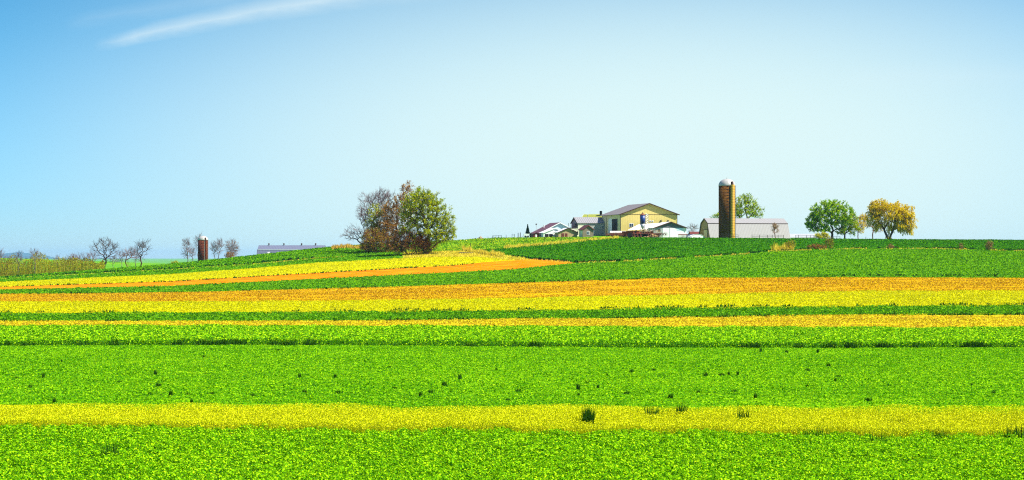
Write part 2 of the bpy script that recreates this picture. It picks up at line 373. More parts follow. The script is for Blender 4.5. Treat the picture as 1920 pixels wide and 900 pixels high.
# far blue ridge
ru = np.arange(-900, 341, 6.0)
top = np.interp(ru, [-900, -200, 0, 15, 35, 50, 62, 85, 95, 118, 150, 200, 260, 340], [480, 474, 477, 474.5, 472, 474.5, 476, 478.5, 482, 484.5, 486, 484, 486.5, 492])
top += (vnoise(ru, ru * 0, .12, 5) - .5) * 3.0 + (vnoise(ru, ru * 0, .35, 6) - .5) * 1.6
prof = []
for off_, hh in ((0, 0), (150, .35), (320, .8), (420, 1.0), (560, .85), (800, .4), (1100, 0)):
    D = 20000 + off_ * 2; zt = (HY - top) * 20840 / F
    prof.append(np.stack([(ru - 960) / F * D, np.full(len(ru), D), -30 + (zt + 30) * hh], -1))
hill_m = mat('haze blue wooded hills', [(.3, (.03, .07, .08)), (.7, (.05, .11, .12))], scale=.01, detail=6)  # blue of the distant haze partly mixed into the ridge's own colour
tag(grid('hills', np.stack(prof, 1), hill_m), 'hazy blue wooded ridge on the far left horizon', None, None, 'structure')

# ------------------------------------------------------------------ crops scattered as stuff
def sample(lo, hi, dens, u0=-200, u1=2120, dmin=None, pad=0.0):
    a = LINES[lo] if isinstance(lo, str) else lo; b = LINES[hi] if isinstance(hi, str) else hi
    d0, d1 = max(a.min(), dmin or 0), b.max()
    area = (u1 - u0) / F * (d1 * d1 - d0 * d0) / 2
    n = int(area * dens); u = rng.uniform(u0, u1, n); D = np.sqrt(rng.uniform(d0 * d0, d1 * d1, n))
    k = (D >= np.interp(u, UF, a) - pad) & (D <= np.interp(u, UF, b) + pad)
    u, D = u[k], D[k]
    return (u - 960) / F * D, D, zud(u, D)
def stuff(o, label): return tag(o, label, None, None, 'stuff')

# front alfalfa
x, y, z = sample('A0', 'A', 680, u0=-420, u1=2340, dmin=66)
cl_ = vnoise(x, y, 3.6, 2) * .65 + vnoise(x, y, 1.1, 22) * .35; k = rng.random(len(x)) < .16 + 1.9 * np.clip(cl_ - .30, 0, 1)
x, y, z = x[k], y[k], z[k]
H = .04 + .55 * cl_[k] + .12 * vnoise(x, y, .35, 3)
P = np.stack([x, y, z + H * rng.random(len(x)) ** .35], 1)
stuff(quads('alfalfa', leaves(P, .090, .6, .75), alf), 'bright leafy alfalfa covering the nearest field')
# flowers
x, y, z = sample('A', 'B', 620, u0=-420, u1=2340, pad=.5)
hh = .62 + .2 * vnoise(x, y, .25, 4)
k = rng.random(len(x)) < .25 + 1.3 * (.5 * vnoise(x, y, .8, 51) + .5 * vnoise(x, y, .18, 52)); x, y, z, hh = x[k], y[k], z[k], hh[k]
n = len(x); P = np.stack([x, y, z + hh * (1 - .62 * rng.random(n) ** 1.6)], 1)
fl = leaves(P, .048, .2, .9)
stuff(quads('mustard_flowers', fl, flow), 'small yellow flowers over the near flowering strip')
x, y, z = sample('A', 'B', 130, u0=-420, u1=2340, pad=.5)
stuff(quads('mustard_stems', blades(np.stack([x, y, z], 1), .35 + .3 * rng.random(len(x)), .03, .18), stem), 'thin stems under the near yellow flowers')
# mown field
x, y, z = sample('B', 'C', 75, u0=-300, u1=2220, pad=.4)
k = rng.random(len(x)) < .35 + .65 * vnoise(x, y, .9, 8)
x, y, z = x[k], y[k], z[k]
P = np.stack([x, y, z + .03 + .07 * rng.random(len(x)) * (0.4 + vnoise(x, y, .5, 9))], 1)
stuff(quads('mown_regrowth', leaves(P, .12, .6, .7), mown), 'short green regrowth over the mown field')
# tall alfalfa
x, y, z = sample('C', 'D', 48, u0=-300, u1=2220)
H = (.55 + .25 * vnoise(x, y, .5, 10)); n = len(x)
P = np.stack([x, y, z + H * (1 - .3 * rng.random(n))], 1)
xe, ye, ze = sample(LINES['C'], LINES['C'] + 1.6, 150)
He = .5 + .3 * vnoise(xe, ye, .5, 10)
Pe = np.stack([xe, ye, ze + He * rng.random(len(xe))], 1)
stuff(quads('tall_alfalfa', np.concatenate([leaves(P, .21, .5, .7), leaves(Pe, .16, .1, .7)]), alf), 'taller leafy crop behind the mown field')
dkgrass = mat('dark grass', [(.3, (.014, .06, .004)), (.7, (.06, .17, .008))], scale=2, island=.5, trans=.15)
xe, ye, ze = sample(LINES['C'] - .5, LINES['C'] + .35, 150)
k = .5 * vnoise(xe, ye * 0, 1.3, 12) + .35 * vnoise(xe, ye * 0, .4, 14) + .3 * vnoise(xe, ye * 0, .09, 13) + .12 * rng.random(len(xe)) > .80
xe, ye, ze = xe[k], ye[k], ze[k]
stuff(quads('edge_grass', blades(np.stack([xe, ye, ze], 1), (.2 + .5 * rng.random(len(xe))) * (.5 + vnoise(xe, ye * 0, 1.1, 15)), .09, .3), dkgrass), 'dark coarse grass along the near edge of the tall strip')
# generic low canopies
def cover(name, lo, hi, dens, size, hgt, m, label, mode='leaf', thin=0, **kw):
    x, y, z = sample(lo, hi, dens, pad=.7, **kw)
    if thin:      # bare drilled lines and thin patches running along the strip
        k = .6 * vnoise(x * .07, y, 1.1, 61) + .4 * vnoise(x * .3, y, .35, 62) > thin * rng.uniform(.8, 1.2, len(x)); x, y, z = x[k], y[k], z[k]
    n = len(x)
    if mode == 'leaf': Q = leaves(np.stack([x, y, z + .04 + hgt * rng.random(n) * (.4 + vnoise(x, y, .3, 21))], 1), size, .35, .7)
    else: Q = blades(np.stack([x, y, z], 1), hgt * (.5 + .7 * rng.random(n)), size, .22)
    return stuff(quads(name, Q, m), label)
weedy = mat('weedy yellow', [(.25, (.36, .20, .02)), (.4, (.50, .42, .01)), (.8, (.70, .62, .02))], scale=.5, island=.5, trans=.2)
yel_l = mat('yellow bloom', [(.2, (.34, .37, .003)), (.5, (.49, .49, .003)), (.8, (.60, .57, .004))], noise2=(.02, .5), scale=.1, island=.28, trans=.2)
grn_l = mat('grain blade', [(.25, (.035, .16, .003)), (.5, (.092, .285, .003)), (.8, (.21, .42, .006))], scale=.15, island=.5, trans=.2)
drk_l = mat('dark grain blade', [(.25, (.016, .11, .003)), (.5, (.042, .185, .003)), (.8, (.11, .28, .005))], scale=.15, island=.5, trans=.2)
tan_l = mat('stubble stalk', [(.25, (.32, .16, .005)), (.5, (.49, .31, .006)), (.8, (.58, .42, .012))], noise2=(.03, .4), scale=.3, island=.55, trans=.1)
gold = mat('dry golden grass', [(.25, (.46, .32, .02)), (.5, (.74, .58, .04)), (.8, (.88, .78, .12))], scale=.5, island=.5, trans=.25)
cover('strip_weeds', 'D', 'E', 22, .2, .16, weedy, 'yellow weeds over the thin soil strip', thin=.42)
cover('green_strip_crop', 'E', 'F', 18, .25, .25, grn_l, 'low green crop on the thin strip between yellow bands')
cover('yellow_crop', 'F', 'G', 14, .22, .22, yel_l, 'dense yellow blossom of the broad strip', 'leaf')
cover('stubble', 'G', 'I0', 11, .22, .12, tan_l, 'orange tan stubble stalks', thin=.42)
cover('grain', 'I0', 'J0', 5, .33, .2, grn_l, 'green grain crop rising towards the farm')
cover('far_yellow_crop', 'J1', 'K1', 9, .24, .14, yel_l, 'yellow blossom of the slanting field', u1=1010)
cover('slope_crop', 'K1', 'V1', 4, .35, .2, grn_l, 'green crop on the slanting strip', u1=750)
cover('dark_grain', 'V1', 'P1', 4, .35, .18, drk_l, 'dark green grain below the farmyard', u0=870)
cover('hilltop_grass', 'P1', 'X', 3, .4, .25, grn_l, 'green grass on the hilltop strip', u1=735)
pas_l = mat('pasture blade', [(.3, (.07, .24, .006)), (.55, (.20, .36, .01)), (.8, (.62, .54, .03))], scale=.12, island=.4, trans=.2)
cover('pasture_grass', 'P1', 'X', 4, .4, .3, pas_l, 'mixed green and yellow grass of the pasture', u0=740, u1=1200)
cover('verge_grass', 'K1', 'V1', 9, .16, .4, gold, 'dry pale grass along the verge', 'blade', u0=755, u1=985)
def tuftline(name, pts, dens, wid, h, wd, m, label, lean=.22, thr=0.0, fr=.3):
    """grass along a picture polyline lying on the ground"""
    us = np.arange(pts[0][0], pts[-1][0], .25); ys = np.interp(us, [p[0] for p in pts], [p[1] for p in pts])
    D = np.array([dat(a, b) for a, b in zip(us[::8], ys[::8])]); D = np.interp(us, us[::8], D)
    length = np.hypot(np.diff((us - 960) / F * D), np.diff(D)).sum(); n = int(length * dens)
    i = rng.integers(0, len(us), n); d = D[i] + rng.normal(size=n) * wid; u = us[i]
    k = vnoise(u, 0 * u, fr, 31) > thr; u, d = u[k], d[k]
    x = (u - 960) / F * d; P = np.stack([x, d, zud(u, d)], 1)
    hs = h * (.4 + .8 * rng.random(len(P))) * (.5 + vnoise(u, 0 * u, .25, 33))
    return stuff(quads(name, blades(P, hs, wd, lean), m), label)
tuftline('golden_grass', [(868, 470), (885, 473), (905, 476.5), (945, 481.5)], 110, 1.5, 1.25, .10, gold, 'tall pale golden grass clump below the pasture')
tuftline('golden_grass', [(945, 465.5), (960, 464), (1000, 460.5), (1060, 455.5), (1100, 451.5), (1130, 448.5), (1160, 446.8)], 60, 2.4, .75, .12, gold, 'yellow dry grass along the fence above the dark green field')
tuftline('mound_grass', [(622, 467), (640, 464.5), (670, 465), (690, 468)], 80, 3.0, 1.0, .14, mat('tawny grass', [(.3, (.34, .16, .03)), (.7, (.70, .48, .07))], scale=.5, island=.5), 'tawny dry grass on the mound left of the tree clump')
ditch = mat('ditch bank', [(.3, (.008, .035, .006)), (.7, (.02, .07, .01))], scale=1, island=.4)
tuftline('ditch_bank', [(960, 481), (1000, 486), (1080, 492.6), (1150, 490.2)], 26, .5, .55, .4, ditch, 'dark bank under the edge of the dark green field', thr=.25)
tuftline('ditch_bank', [(1150, 490.2), (1280, 483.2), (1400, 475.8), (1450, 470.8), (1600, 465.7), (1750, 465.7), (1920, 470.2), (2050, 474)], 16, .5, .5, .4, ditch, 'dark broken edge line between the two green fields', thr=.4, fr=.05)
tuftline('border_grass', [(900, 483), (945, 487.5), (1007, 487.5), (1080, 493.5), (1150, 491.5), (1280, 484.5), (1400, 477), (1450, 472), (1600, 467), (1750, 467), (1920, 471.5), (2050, 475)], 16, .9, .45, .2, gold, 'pale dry grass tufts along the field border', thr=.35, fr=.06)
tuftline('border_grass', [(1448, 469.5), (1488, 468.6)], 120, 1.6, 1.6, .11, gold, 'tall golden grass clump on the border below the gambrel barn')
tuftline('strip_edge_weeds', [(-100, 587.5), (320, 587), (640, 585), (960, 583), (1280, 578), (1600, 575), (2050, 572)], 16, .5, .5, .3, dkgrass, 'dark weedy edge above the thin green strip', thr=.55, fr=.05)
tuftline('strip_edge_weeds', [(-100, 604), (640, 603.5), (960, 599.8), (1280, 596.6), (1600, 591.5), (2050, 591)], 16, .5, .4, .3, dkgrass, 'dark edge line below the thin green strip', thr=.5, fr=.05)
tuftline('field_edge', [(-100, 541), (0, 538.6), (320, 528.4), (640, 510), (850, 498.3), (900, 494)], 9, .5, .4, .35, dkgrass, 'dark edge between the yellow field and the orange soil', thr=.3)
tuftline('field_edge', [(-100, 524), (0, 521.5), (320, 504.3), (480, 493.8), (590, 484)], 13, .9, .6, .45, ditch, 'dark edge line across the hilltop left of the barn', thr=.35)
tuftline('pale_edge_grass', [(-100, 526), (0, 523.4), (320, 506), (480, 495.8), (600, 484), (650, 481.5)], 22, .4, .3, .2, gold, 'thin pale line of dry grass across the left hilltop', thr=.25)
tuftline('foot_weeds', [(-100, 553), (0, 552.3), (320, 549.3), (640, 541.2), (960, 531), (1200, 524)], 5, .8, .5, .4, dkgrass, 'scattered dark weeds at the foot of the wide green field', thr=.5, fr=.06)  # sparse dark blades along the lower field border
tuftline('foot_weeds', [(1500, 519), (1640, 517.5), (1780, 517.5), (1925, 518.5), (2050, 519)], 7, 2.5, .5, .5, dkgrass, 'scattered dark weeds at the right foot of the wide green field', thr=.5, fr=.04)

# individual dark weeds in the mown field
def clump_mesh(name, h, r, n, m, wd=.05):
    a = rng.random(n) * 6.28; rr = r * np.sqrt(rng.random(n)); P = np.stack([rr * np.cos(a), rr * np.sin(a), 0 * a - .02], 1)
    B = blades(P, h * (.45 + .6 * rng.random(n)), wd, .13)
    me = quads(name, B, m).data
    o = bpy.data.objects[-1] if False else [q for q in COL.objects if q.data == me][0]
    return o
protos = [clump_mesh('weed', hgt, rad, 110, dkgrass, .06) for hgt, rad in ((.62, .16), (.48, .22), (.36, .30))]
W = []
def addw(x0, pts):
    for a, b in pts: W.append((x0 + a / 2.8125, 580 + b / 2.8125 + 2.5))
addw(0, [(325, 272), (25, 335), (90, 360), (230, 358), (160, 408), (632, 380), (285, 488), (790, 448), (848, 450), (900, 455), (835, 404), (1118, 208), (1075, 250), (1190, 298), (1118, 442), (1010, 490), (1333, 455), (995, 447), (820, 342), (652, 200)])
addw(480, [(117, 212), (418, 355), (433, 440), (703, 303), (1268, 317), (993, 398), (1100, 425), (868, 455), (920, 438), (1325, 475), (230, 358), (255, 437), (730, 415), (1075, 365), (1315, 195)])
addw(960, [(35, 430), (350, 420), (350, 450), (402, 383), (452, 412), (630, 328), (750, 318), (502, 346), (982, 436), (1172, 432), (1143, 342), (1022, 348), (1105, 345), (1190, 343), (835, 465), (610, 442), (1285, 465), (1005, 265), (1115, 228), (1313, 222)])
addw(1440, [(208, 405), (370, 352), (355, 375), (320, 298), (210, 320), (263, 226), (98, 225), (530, 480), (1075, 400), (1190, 440)])
for i, (u, yy) in enumerate(W):
    p = protos[i % 3]; o = p if i < 3 else p.copy()
    if i >= 3: COL.objects.link(o)
    o.location = spot(u, yy); o.rotation_euler = (0, 0, rng.random() * 6); s = .38 + .42 * rng.random(); o.scale = (s, s, s)
    tag(o, 'small dark green weed clump dotting the mown green field', 'weed', 'dark weeds scattered over the mown field')
# coarse grass tufts standing in the flower strip and front field
tufts = [(1103, 812.5, 1.3, .22, 620, 'large dark grass tussock in the yellow flowers, darkest and tallest of them'),
         (1223, 797, 1.1, .36, 150, 'loose dark grass tussock in the flowers, first right of the darkest tussock'),
         (1278, 795, 1.15, .26, 150, 'narrow dark grass tussock high in the flower strip, second right of the darkest'),
         (1395, 811, 1.3, .34, 150, 'thin upright grass tussock low in the flower strip, third right of the darkest'),
         (1686, 814, .85, .5, 90, 'low brownish weed tussock near the lower right of the flower strip'),
         (204, 868, .9, .4, 120, 'sparse tall grass blades in the front alfalfa at far left'),
         (1532, 832, .95, .6, 60, 'faint grass tuft at the flower edge, leftmost of the four right-hand tufts'),
         (1646, 842, .8, .5, 70, 'dark grass tuft in the front alfalfa below the brownish weed'),
         (1765, 834, .9, .5, 70, 'upright grass tuft at the flower edge, third of the four right-hand tufts'),
         (1902, 834, 1.0, .45, 120, 'dark grass tuft at the right edge of the photo by the flowers')]
for u, yy, h, r, n, lab in tufts:
    o = clump_mesh('grass_tussock', h, r, n, dkgrass, .05); o.location = spot(u, yy)
    tag(o, lab, 'grass tuft', 'coarse grass tufts around the flower strip')

# ------------------------------------------------------------------ trees
barkm = {'dark': mat('dark bark', [(.3, (.05, .030, .026)), (.7, (.12, .07, .055))], scale=6, coords='object'),
         'grey': mat('grey bark', [(.3, (.13, .09, .10)), (.7, (.26, .19, .20))], scale=6, coords='object'),
         'brown': mat('brown bark', [(.3, (.13, .05, .03)), (.7, (.26, .11, .06))], scale=6, coords='object')}
def lm(name, a, b, c, trans=.3): return mat(name, [(.2, a), (.5, b), (.8, c)], scale=.45, coords='object', island=.5, trans=trans, rough=.8)
LF = {'green': lm('fresh green leaves', (.03, .15, .003), (.24, .50, .004), (.58, .76, .01), .45),
      'olive': lm('olive young leaves', (.08, .13, .003), (.42, .46, .004), (.80, .80, .01), .48),
      'yellowgreen': lm('yellow green leaves', (.14, .22, .003), (.44, .52, .005), (.70, .72, .01), .45),
      'willow': lm('golden willow leaves', (.50, .32, .003), (.84, .62, .005), (.94, .82, .02), .45),
      'rust': lm('rusty buds', (.10, .025, .006), (.46, .20, .02), (.70, .42, .07), .45),
      'tan': lm('tan buds', (.26, .16, .05), (.42, .30, .10), (.56, .44, .16)),
      'spruce': lm('spruce needles', (.006, .02, .008), (.012, .035, .015), (.02, .05, .02), .05),
      'forsythia': lm('yellow blossom', (.42, .40, .01), (.62, .58, .015), (.76, .70, .05))}

def tubes(A, B, ra, rb, k):
    d = unit(B - A); ref = np.where(np.abs(d[:, 2:3]) < .9, np.array([[0, 0, 1.]]), np.array([[1., 0, 0]]))
    a = unit(np.cross(d, ref)); b = np.cross(d, a); out = []
    for i in range(k):
        t0, t1 = 2 * np.pi * i / k, 2 * np.pi * (i + 1) / k
        o0 = a * math.cos(t0) + b * math.sin(t0); o1 = a * math.cos(t1) + b * math.sin(t1)
        out.append(np.stack([A + o0 * ra[:, None], A + o1 * ra[:, None], B + o1 * rb[:, None], B + o0 * rb[:, None]], 1))
    return np.concatenate(out)

def tree(name, label, cat, u, D, base_y, trunk_top, env, n=160, bark='dark', leaf=None, nleaf=0, lsize=.3, r0=.3, twig=.9, ntwig=4,
         group=None, ytrunk=None, spread=.42, mix=None, tmin=.018, droop=0, dz=0, multi=None, sy=1.0):
    """env: picture ellipses (u, y, ru, ry, weight) of the crown; the tree is grown at its own distance and true size"""
    s = D / F; base = at(u, D)
    if base_y is not None: base.z = (HY - base_y) * s - .0
    base.z = min(base.z, float(zud(u, D)) + .05) if base_y is None else base.z
    gz = float(zud(u, D)); base.z = gz - .15
    loc = lambda uu, yy: np.array([(uu - u) * s, 0, (HY - yy) * s - base.z])
    roots = multi or [(u, trunk_top)]
    nodes = [np.array([0, 0, 0.])]; par = [-1]; plen = [0.]
    for (tu, ty) in roots:
        tp = loc(tu, ty); off = np.array([0, rng.normal() * .15 * abs(tp[2]) * (1 if multi else .3), 0]); st = 0; m_ = 4
        for i in range(1, m_ + 1):
            q = (tp + off) * (i / m_) + rng.normal(size=3) * np.array([.06, .06, 0]) * tp[2] * .5
            nodes.append(q); par.append(st); plen.append(0.25 * tp[2] * i / m_); st = len(nodes) - 1
    pts = []
    wt = np.array([e[4] if len(e) > 4 else e[2] * e[3] for e in env], float); wt /= wt.sum()
    for e, c in zip(env, rng.multinomial(n, wt)):
        q = unit(rng.normal(size=(c, 3))) * (rng.random((c, 1)) ** .42)
        q = q * np.array([e[2] * s, (e[2] * s) * sy * .9, e[3] * s]) + loc(e[0], e[1]); pts.append(q)
    pts = np.concatenate(pts); c0 = loc(*roots[0]); pts = pts[np.argsort(np.linalg.norm(pts - c0, axis=1))]
    pts[:, 2] = np.maximum(pts[:, 2], .4)
    for p in pts:
        A = np.array(nodes); dd = np.linalg.norm(A - p, axis=1); cost = dd + (spread if leaf else spread * .38) * np.array(plen) + np.where(A[:, 2] > p[2] + .5 + droop, 1.5, 0) + np.where(A[:, 2] < .25 * c0[2], 50, 0)
        j = int(np.argmin(cost)); L_ = dd[j]
        if L_ > 1.6:
            m1 = A[j] * .5 + p * .5 + rng.normal(size=3) * L_ * .07 + np.array([0, 0, (.08 if not droop else .2) * L_])
            nodes.append(m1); par.append(j); plen.append(plen[j] + L_ * .5); j = len(nodes) - 1
        nodes.append(p); par.append(j); plen.append(plen[par[j]] + L_ if L_ > 1.6 else plen[j] + L_)
    A = np.array(nodes); par = np.array(par); cnt = np.zeros(len(A)); kids = np.zeros(len(A), int)
    for i in range(len(A) - 1, 0, -1):
        if kids[i] == 0: cnt[i] += 1
        cnt[par[i]] += cnt[i]; kids[par[i]] += 1
    rad = np.maximum(r0 * (cnt / cnt[0]) ** .48, tmin * 1.3)
    i = np.arange(1, len(A)); pr = par[1:]
    rp = np.minimum(rad[pr], rad[i] * 1.35)
    Q = [tubes(A[pr], A[i], rp, rad[i], 5)]
    # root flare
    Q.append(tubes(np.array([[0, 0, -.3]]), np.array([A[1] * .5]), np.array([r0 * 1.6]), np.array([r0 * .9]), 7))
    fine = np.where(cnt[i] <= max(3, n * .05))[0] + 1
    c_mean = pts.mean(0)
    T0 = np.repeat(A[fine], ntwig, 0); outd = unit(T0 - c_mean) * .6
    pd = unit(A[fine] - A[par[fine]]); pd = np.repeat(pd, ntwig, 0)
    if leaf: td = unit(outd + pd * .4 + rng.normal(size=T0.shape) * .6 + np.array([0, 0, .35 - droop * .8]))
    else: td = unit(outd * .7 + pd * .8 + rng.normal(size=T0.shape) * .38 + np.array([0, 0, .45]))
    tl = twig * (.4 + .9 * rng.random(len(T0)))
    T1 = T0 + td * tl[:, None] + rng.normal(size=T0.shape) * .04
    rr = np.full(len(T0), tmin)
    Q.append(tubes(T0, T1, rr * 1.1, rr * .6, 3))
    # second order twigs
    sel = rng.random(len(T0)) < .75; m0 = (T0 * .45 + T1 * .55)[sel]; m1 = m0 + unit(td[sel] + rng.normal(size=m0.shape) * (.75 if leaf else .5)) * (tl[sel] * .55)[:, None]
    Q.append(tubes(m0, m1, np.full(len(m0), tmin * .8), np.full(len(m0), tmin * .45), 3))
    root = empty(name, base, 0, label, cat, group)
    if leaf:
        quads('trunk', np.concatenate(Q[:2]), barkm[bark], root)
        quads('twigs', np.concatenate(Q[2:]), barkm[bark], root)
    else:
        quads('trunk', np.concatenate(Q), barkm[bark], root)
    if leaf:
        if droop:          # hanging strands
            k = rng.integers(0, len(T1), nleaf // 14); S = T1[k]; ln = droop * (.4 + rng.random(len(k)))
            ln = np.minimum(ln, np.maximum(S[:, 2] - .8, .3))
            pt = []
            for q in range(14):
                t = (q + rng.random(len(k))) / 14
                pt.append(S + unit(S - c_mean) * (np.sqrt(t) * .35)[:, None] + np.stack([rng.normal(size=len(k)) * .06, rng.normal(size=len(k)) * .06, -ln * t], 1))
            P = np.concatenate(pt); k = rng.integers(0, len(T0), nleaf // 2); t = rng.random(nleaf // 2)[:, None]
            P = np.concatenate([P, T0[k] * (1 - t) + T1[k] * t + rng.normal(size=(nleaf // 2, 3)) * .25])
        else:
            k = rng.integers(0, len(T0), nleaf); t = rng.random(nleaf)[:, None]
            P = T0[k] * (1 - t) + T1[k] * t + rng.normal(size=(nleaf, 3)) * .16
        sets = [(leaf, np.ones(len(P), bool))]
        if mix:
            k = rng.random(len(P)) < mix[1]; sets = [(leaf, ~k), (mix[0], k)]
        for nm, k in sets:
            if k.sum(): quads('crown', leaves(P[k], lsize, .25, .75), LF[nm], root)
    return root

# clump beside the fields
Dt = dat(796, 477.5)
tree('bare_tree', 'low bare grey tree leaning left at the left end of the clump', 'tree', 690, dat(690, 472), None, 452, [(668, 437, 22, 16), (655, 440, 14, 10), (690, 425, 16, 24), (682, 405, 12, 18)],
     n=150, bark='grey', r0=.26, twig=1.2, ntwig=5, multi=[(672, 452), (690, 440)], tmin=.022)
tree('bare_tree', 'tall bare purplish grey tree at the back left of the clump', 'tree', 704, dat(704, 471) + 6, None, 420, [(698, 376, 23, 13), (720, 370, 20, 14), (684, 400, 14, 18), (712, 390, 22, 18)],
     n=260, bark='grey', r0=.3, twig=1.5, ntwig=6, tmin=.020)
tree('budding_tree', 'slender tree with pale green buds at the left of the clump', 'tree', 697, dat(697, 471.5) - 2, None, 420, [(704, 403, 17, 20), (698, 425, 14, 20), (690, 445, 12, 16)],
     n=150, bark='grey', leaf='yellowgreen', nleaf=5200, lsize=.22, r0=.2, twig=.9, mix=('olive', .35))
tree('rusty_tree', 'tall rusty red budding tree, highest of the clump', 'tree', 742, dat(742, 473) + 5, None, 420, [(763, 356, 12, 14), (757, 374, 19, 18), (740, 398, 24, 24), (762, 405, 22, 26), (735, 425, 26, 22)],
     n=340, bark='brown', leaf='rust', nleaf=11000, lsize=.23, r0=.32, twig=1.1, mix=('tan', .25))
tree('rusty_tree', 'shorter rusty brown budding tree between the bare trees and the olive tree', 'tree', 722, dat(722, 471), None, 445, [(722, 415, 22, 24), (735, 440, 26, 26), (708, 440, 18, 24), (730, 395, 16, 14)],
     n=300, bark='brown', leaf='rust', nleaf=9000, lsize=.23, r0=.26, twig=1.1, mix=('tan', .38), multi=[(716, 450), (728, 448)])
tree('olive_tree', 'large spreading olive green tree with a thick dark trunk at the right of the clump', 'tree', 798, Dt, None, 460, [(792, 383, 36, 26), (815, 400, 30, 28), (775, 396, 26, 30), (830, 422, 24, 24), (808, 425, 32, 24), (772, 425, 24, 24), (843, 438, 12, 12), (790, 366, 20, 12), (822, 446, 24, 10)],
     n=560, bark='dark', leaf='olive', nleaf=36000, lsize=.25, r0=.65, twig=1.2, mix=('green', .22), multi=[(798, 452), (812, 448), (788, 450), (803, 440), (820, 456)], ntwig=4, spread=.3)
tree('bush', 'tangled maroon brush under the olive tree', 'bush', 768, dat(768, 478.5), None, 468, [(765, 452, 28, 22), (745, 460, 22, 16), (785, 455, 20, 20), (800, 462, 16, 12)],
     n=420, bark='brown', leaf='rust', nleaf=12000, lsize=.2, r0=.2, twig=1.3, ntwig=6, tmin=.026, multi=[(750, 462), (765, 460), (780, 464), (790, 466)])
tree('bush', 'dense brown brush at the foot of the left trees of the clump', 'bush', 706, dat(706, 474), None, 466, [(700, 450, 20, 20), (722, 455, 20, 18), (690, 462, 14, 10)],
     n=280, bark='brown', leaf='rust', nleaf=7500, lsize=.2, r0=.2, twig=1.2, ntwig=6, tmin=.026, multi=[(694, 462), (706, 462), (722, 464)], mix=('olive', .4))

# farm trees
tree('leafing_tree', 'yellow green half leafed tree rising behind the tall silo', 'tree', 1392, 705, None, 424, [(1400, 390, 26, 20), (1380, 395, 22, 22), (1418, 400, 14, 13), (1345, 404, 16, 6, 60), (1395, 375, 14, 10)],
     n=230, bark='dark', leaf='yellowgreen', nleaf=9000, lsize=.32, r0=.4, twig=1.2, mix=('green', .3), tmin=.026)
tree('green_tree', 'round fresh green tree right of the gambrel barn', 'tree', 1560.5, 636, None, 436, [(1550, 400, 34, 22), (1575, 398, 26, 20), (1535, 415, 24, 16), (1572, 418, 26, 14), (1558, 384, 18, 9), (1520, 420, 12, 7), (1540, 430, 26, 6)],
     n=400, bark='dark', leaf='green', nleaf=24000, lsize=.32, r0=.38, twig=1.0, mix=('yellowgreen', .22), spread=.3)
tree('leafing_tree', 'smaller yellow green tree touching the round green tree', 'tree', 1584, 640, None, 440, [(1592, 415, 18, 18), (1600, 428, 12, 12), (1580, 432, 14, 8)],
     n=150, bark='dark', leaf='yellowgreen', nleaf=6500, lsize=.28, r0=.26, twig=.9, mix=('green', .3))
tree('budding_tree', 'thin tan budding tree between the green tree and the golden willow', 'tree', 1609, 645, None, 436, [(1612, 422, 12, 16), (1620, 410, 9, 8)],
     n=110, bark='brown', leaf='willow', nleaf=2500, lsize=.24, r0=.16, twig=.8, ntwig=5)
tree('willow_tree', 'golden yellow willow at the right end of the farm', 'tree', 1666, 632, None, 438, [(1660, 390, 30, 15), (1684, 398, 28, 20), (1650, 386, 20, 11), (1702, 412, 14, 20), (1642, 404, 16, 15), (1704, 430, 12, 10), (1640, 424, 12, 8), (1680, 424, 22, 8), (1652, 416, 14, 10), (1670, 402, 34, 18), (1690, 415, 20, 14)],
     n=520, bark='dark', leaf='willow', nleaf=60000, lsize=.2, r0=.5, twig=.9, droop=.5, spread=.30, multi=[(1666, 436), (1658, 430), (1676, 430)])
tree('bare_tree', 'brown bare tree at the left side of the golden willow', 'tree', 1636, 650, None, 436, [(1632, 415, 14, 12), (1645, 425, 14, 10)],
     n=120, bark='brown', leaf='willow', nleaf=500, lsize=.22, r0=.18, twig=.9, ntwig=5)
tree('sapling', 'small tan bare tree in front of the gambrel barn roof', 'tree', 1453.5, 634, None, 438, [(1453, 429, 8, 8), (1453, 424, 7, 5)],
     n=90, bark='brown', leaf='tan', nleaf=420, lsize=.2, r0=.12, twig=.6, ntwig=4)
tree('bush', 'bright yellow flowering bush beside the round green tree', 'bush', 1541, 625, None, 445, [(1541, 443, 14, 6)],
     n=90, bark='brown', leaf='forsythia', nleaf=2000, lsize=.24, r0=.1, twig=.6, ntwig=4, sy=.6)
tree('bare_tree', 'faint bare tree behind the white hoop shelter', 'tree', 1299, 690, None, 432, [(1299, 428, 9, 7)],
     n=70, bark='grey', r0=.1, twig=.9, ntwig=4)
# border shrubs on the field edge
tree('shrub', 'thin olive shrub on the field border right of the golden grass', 'shrub', 1482, dat(1482, 469), None, 463, [(1482, 459, 9, 9)],
     n=80, bark='brown', leaf='olive', nleaf=500, lsize=.2, r0=.06, twig=.6, ntwig=4, sy=.7)
tree('shrub', 'wide reddish brown shrub on the field border below the green tree', 'shrub', 1532, dat(1532, 467.5), None, 462, [(1532, 463, 19, 4.5)],
     n=110, bark='brown', leaf='rust', nleaf=700, lsize=.2, r0=.06, twig=.5, ntwig=5, sy=.5)
tree('shrub', 'upright olive shrub at the right of the reddish brown shrub', 'shrub', 1556, dat(1556, 467), None, 461, [(1555, 457, 8, 10)],
     n=90, bark='brown', leaf='olive', nleaf=420, lsize=.2, r0=.06, twig=.7, ntwig=4, sy=.7)
tree('shrub', 'small pale shrub on the field border below the golden willow', 'shrub', 1670, dat(1670, 467), None, 464, [(1670, 462, 5, 4)],
     n=40, bark='brown', leaf='tan', nleaf=260, lsize=.18, r0=.04, twig=.5, ntwig=4)
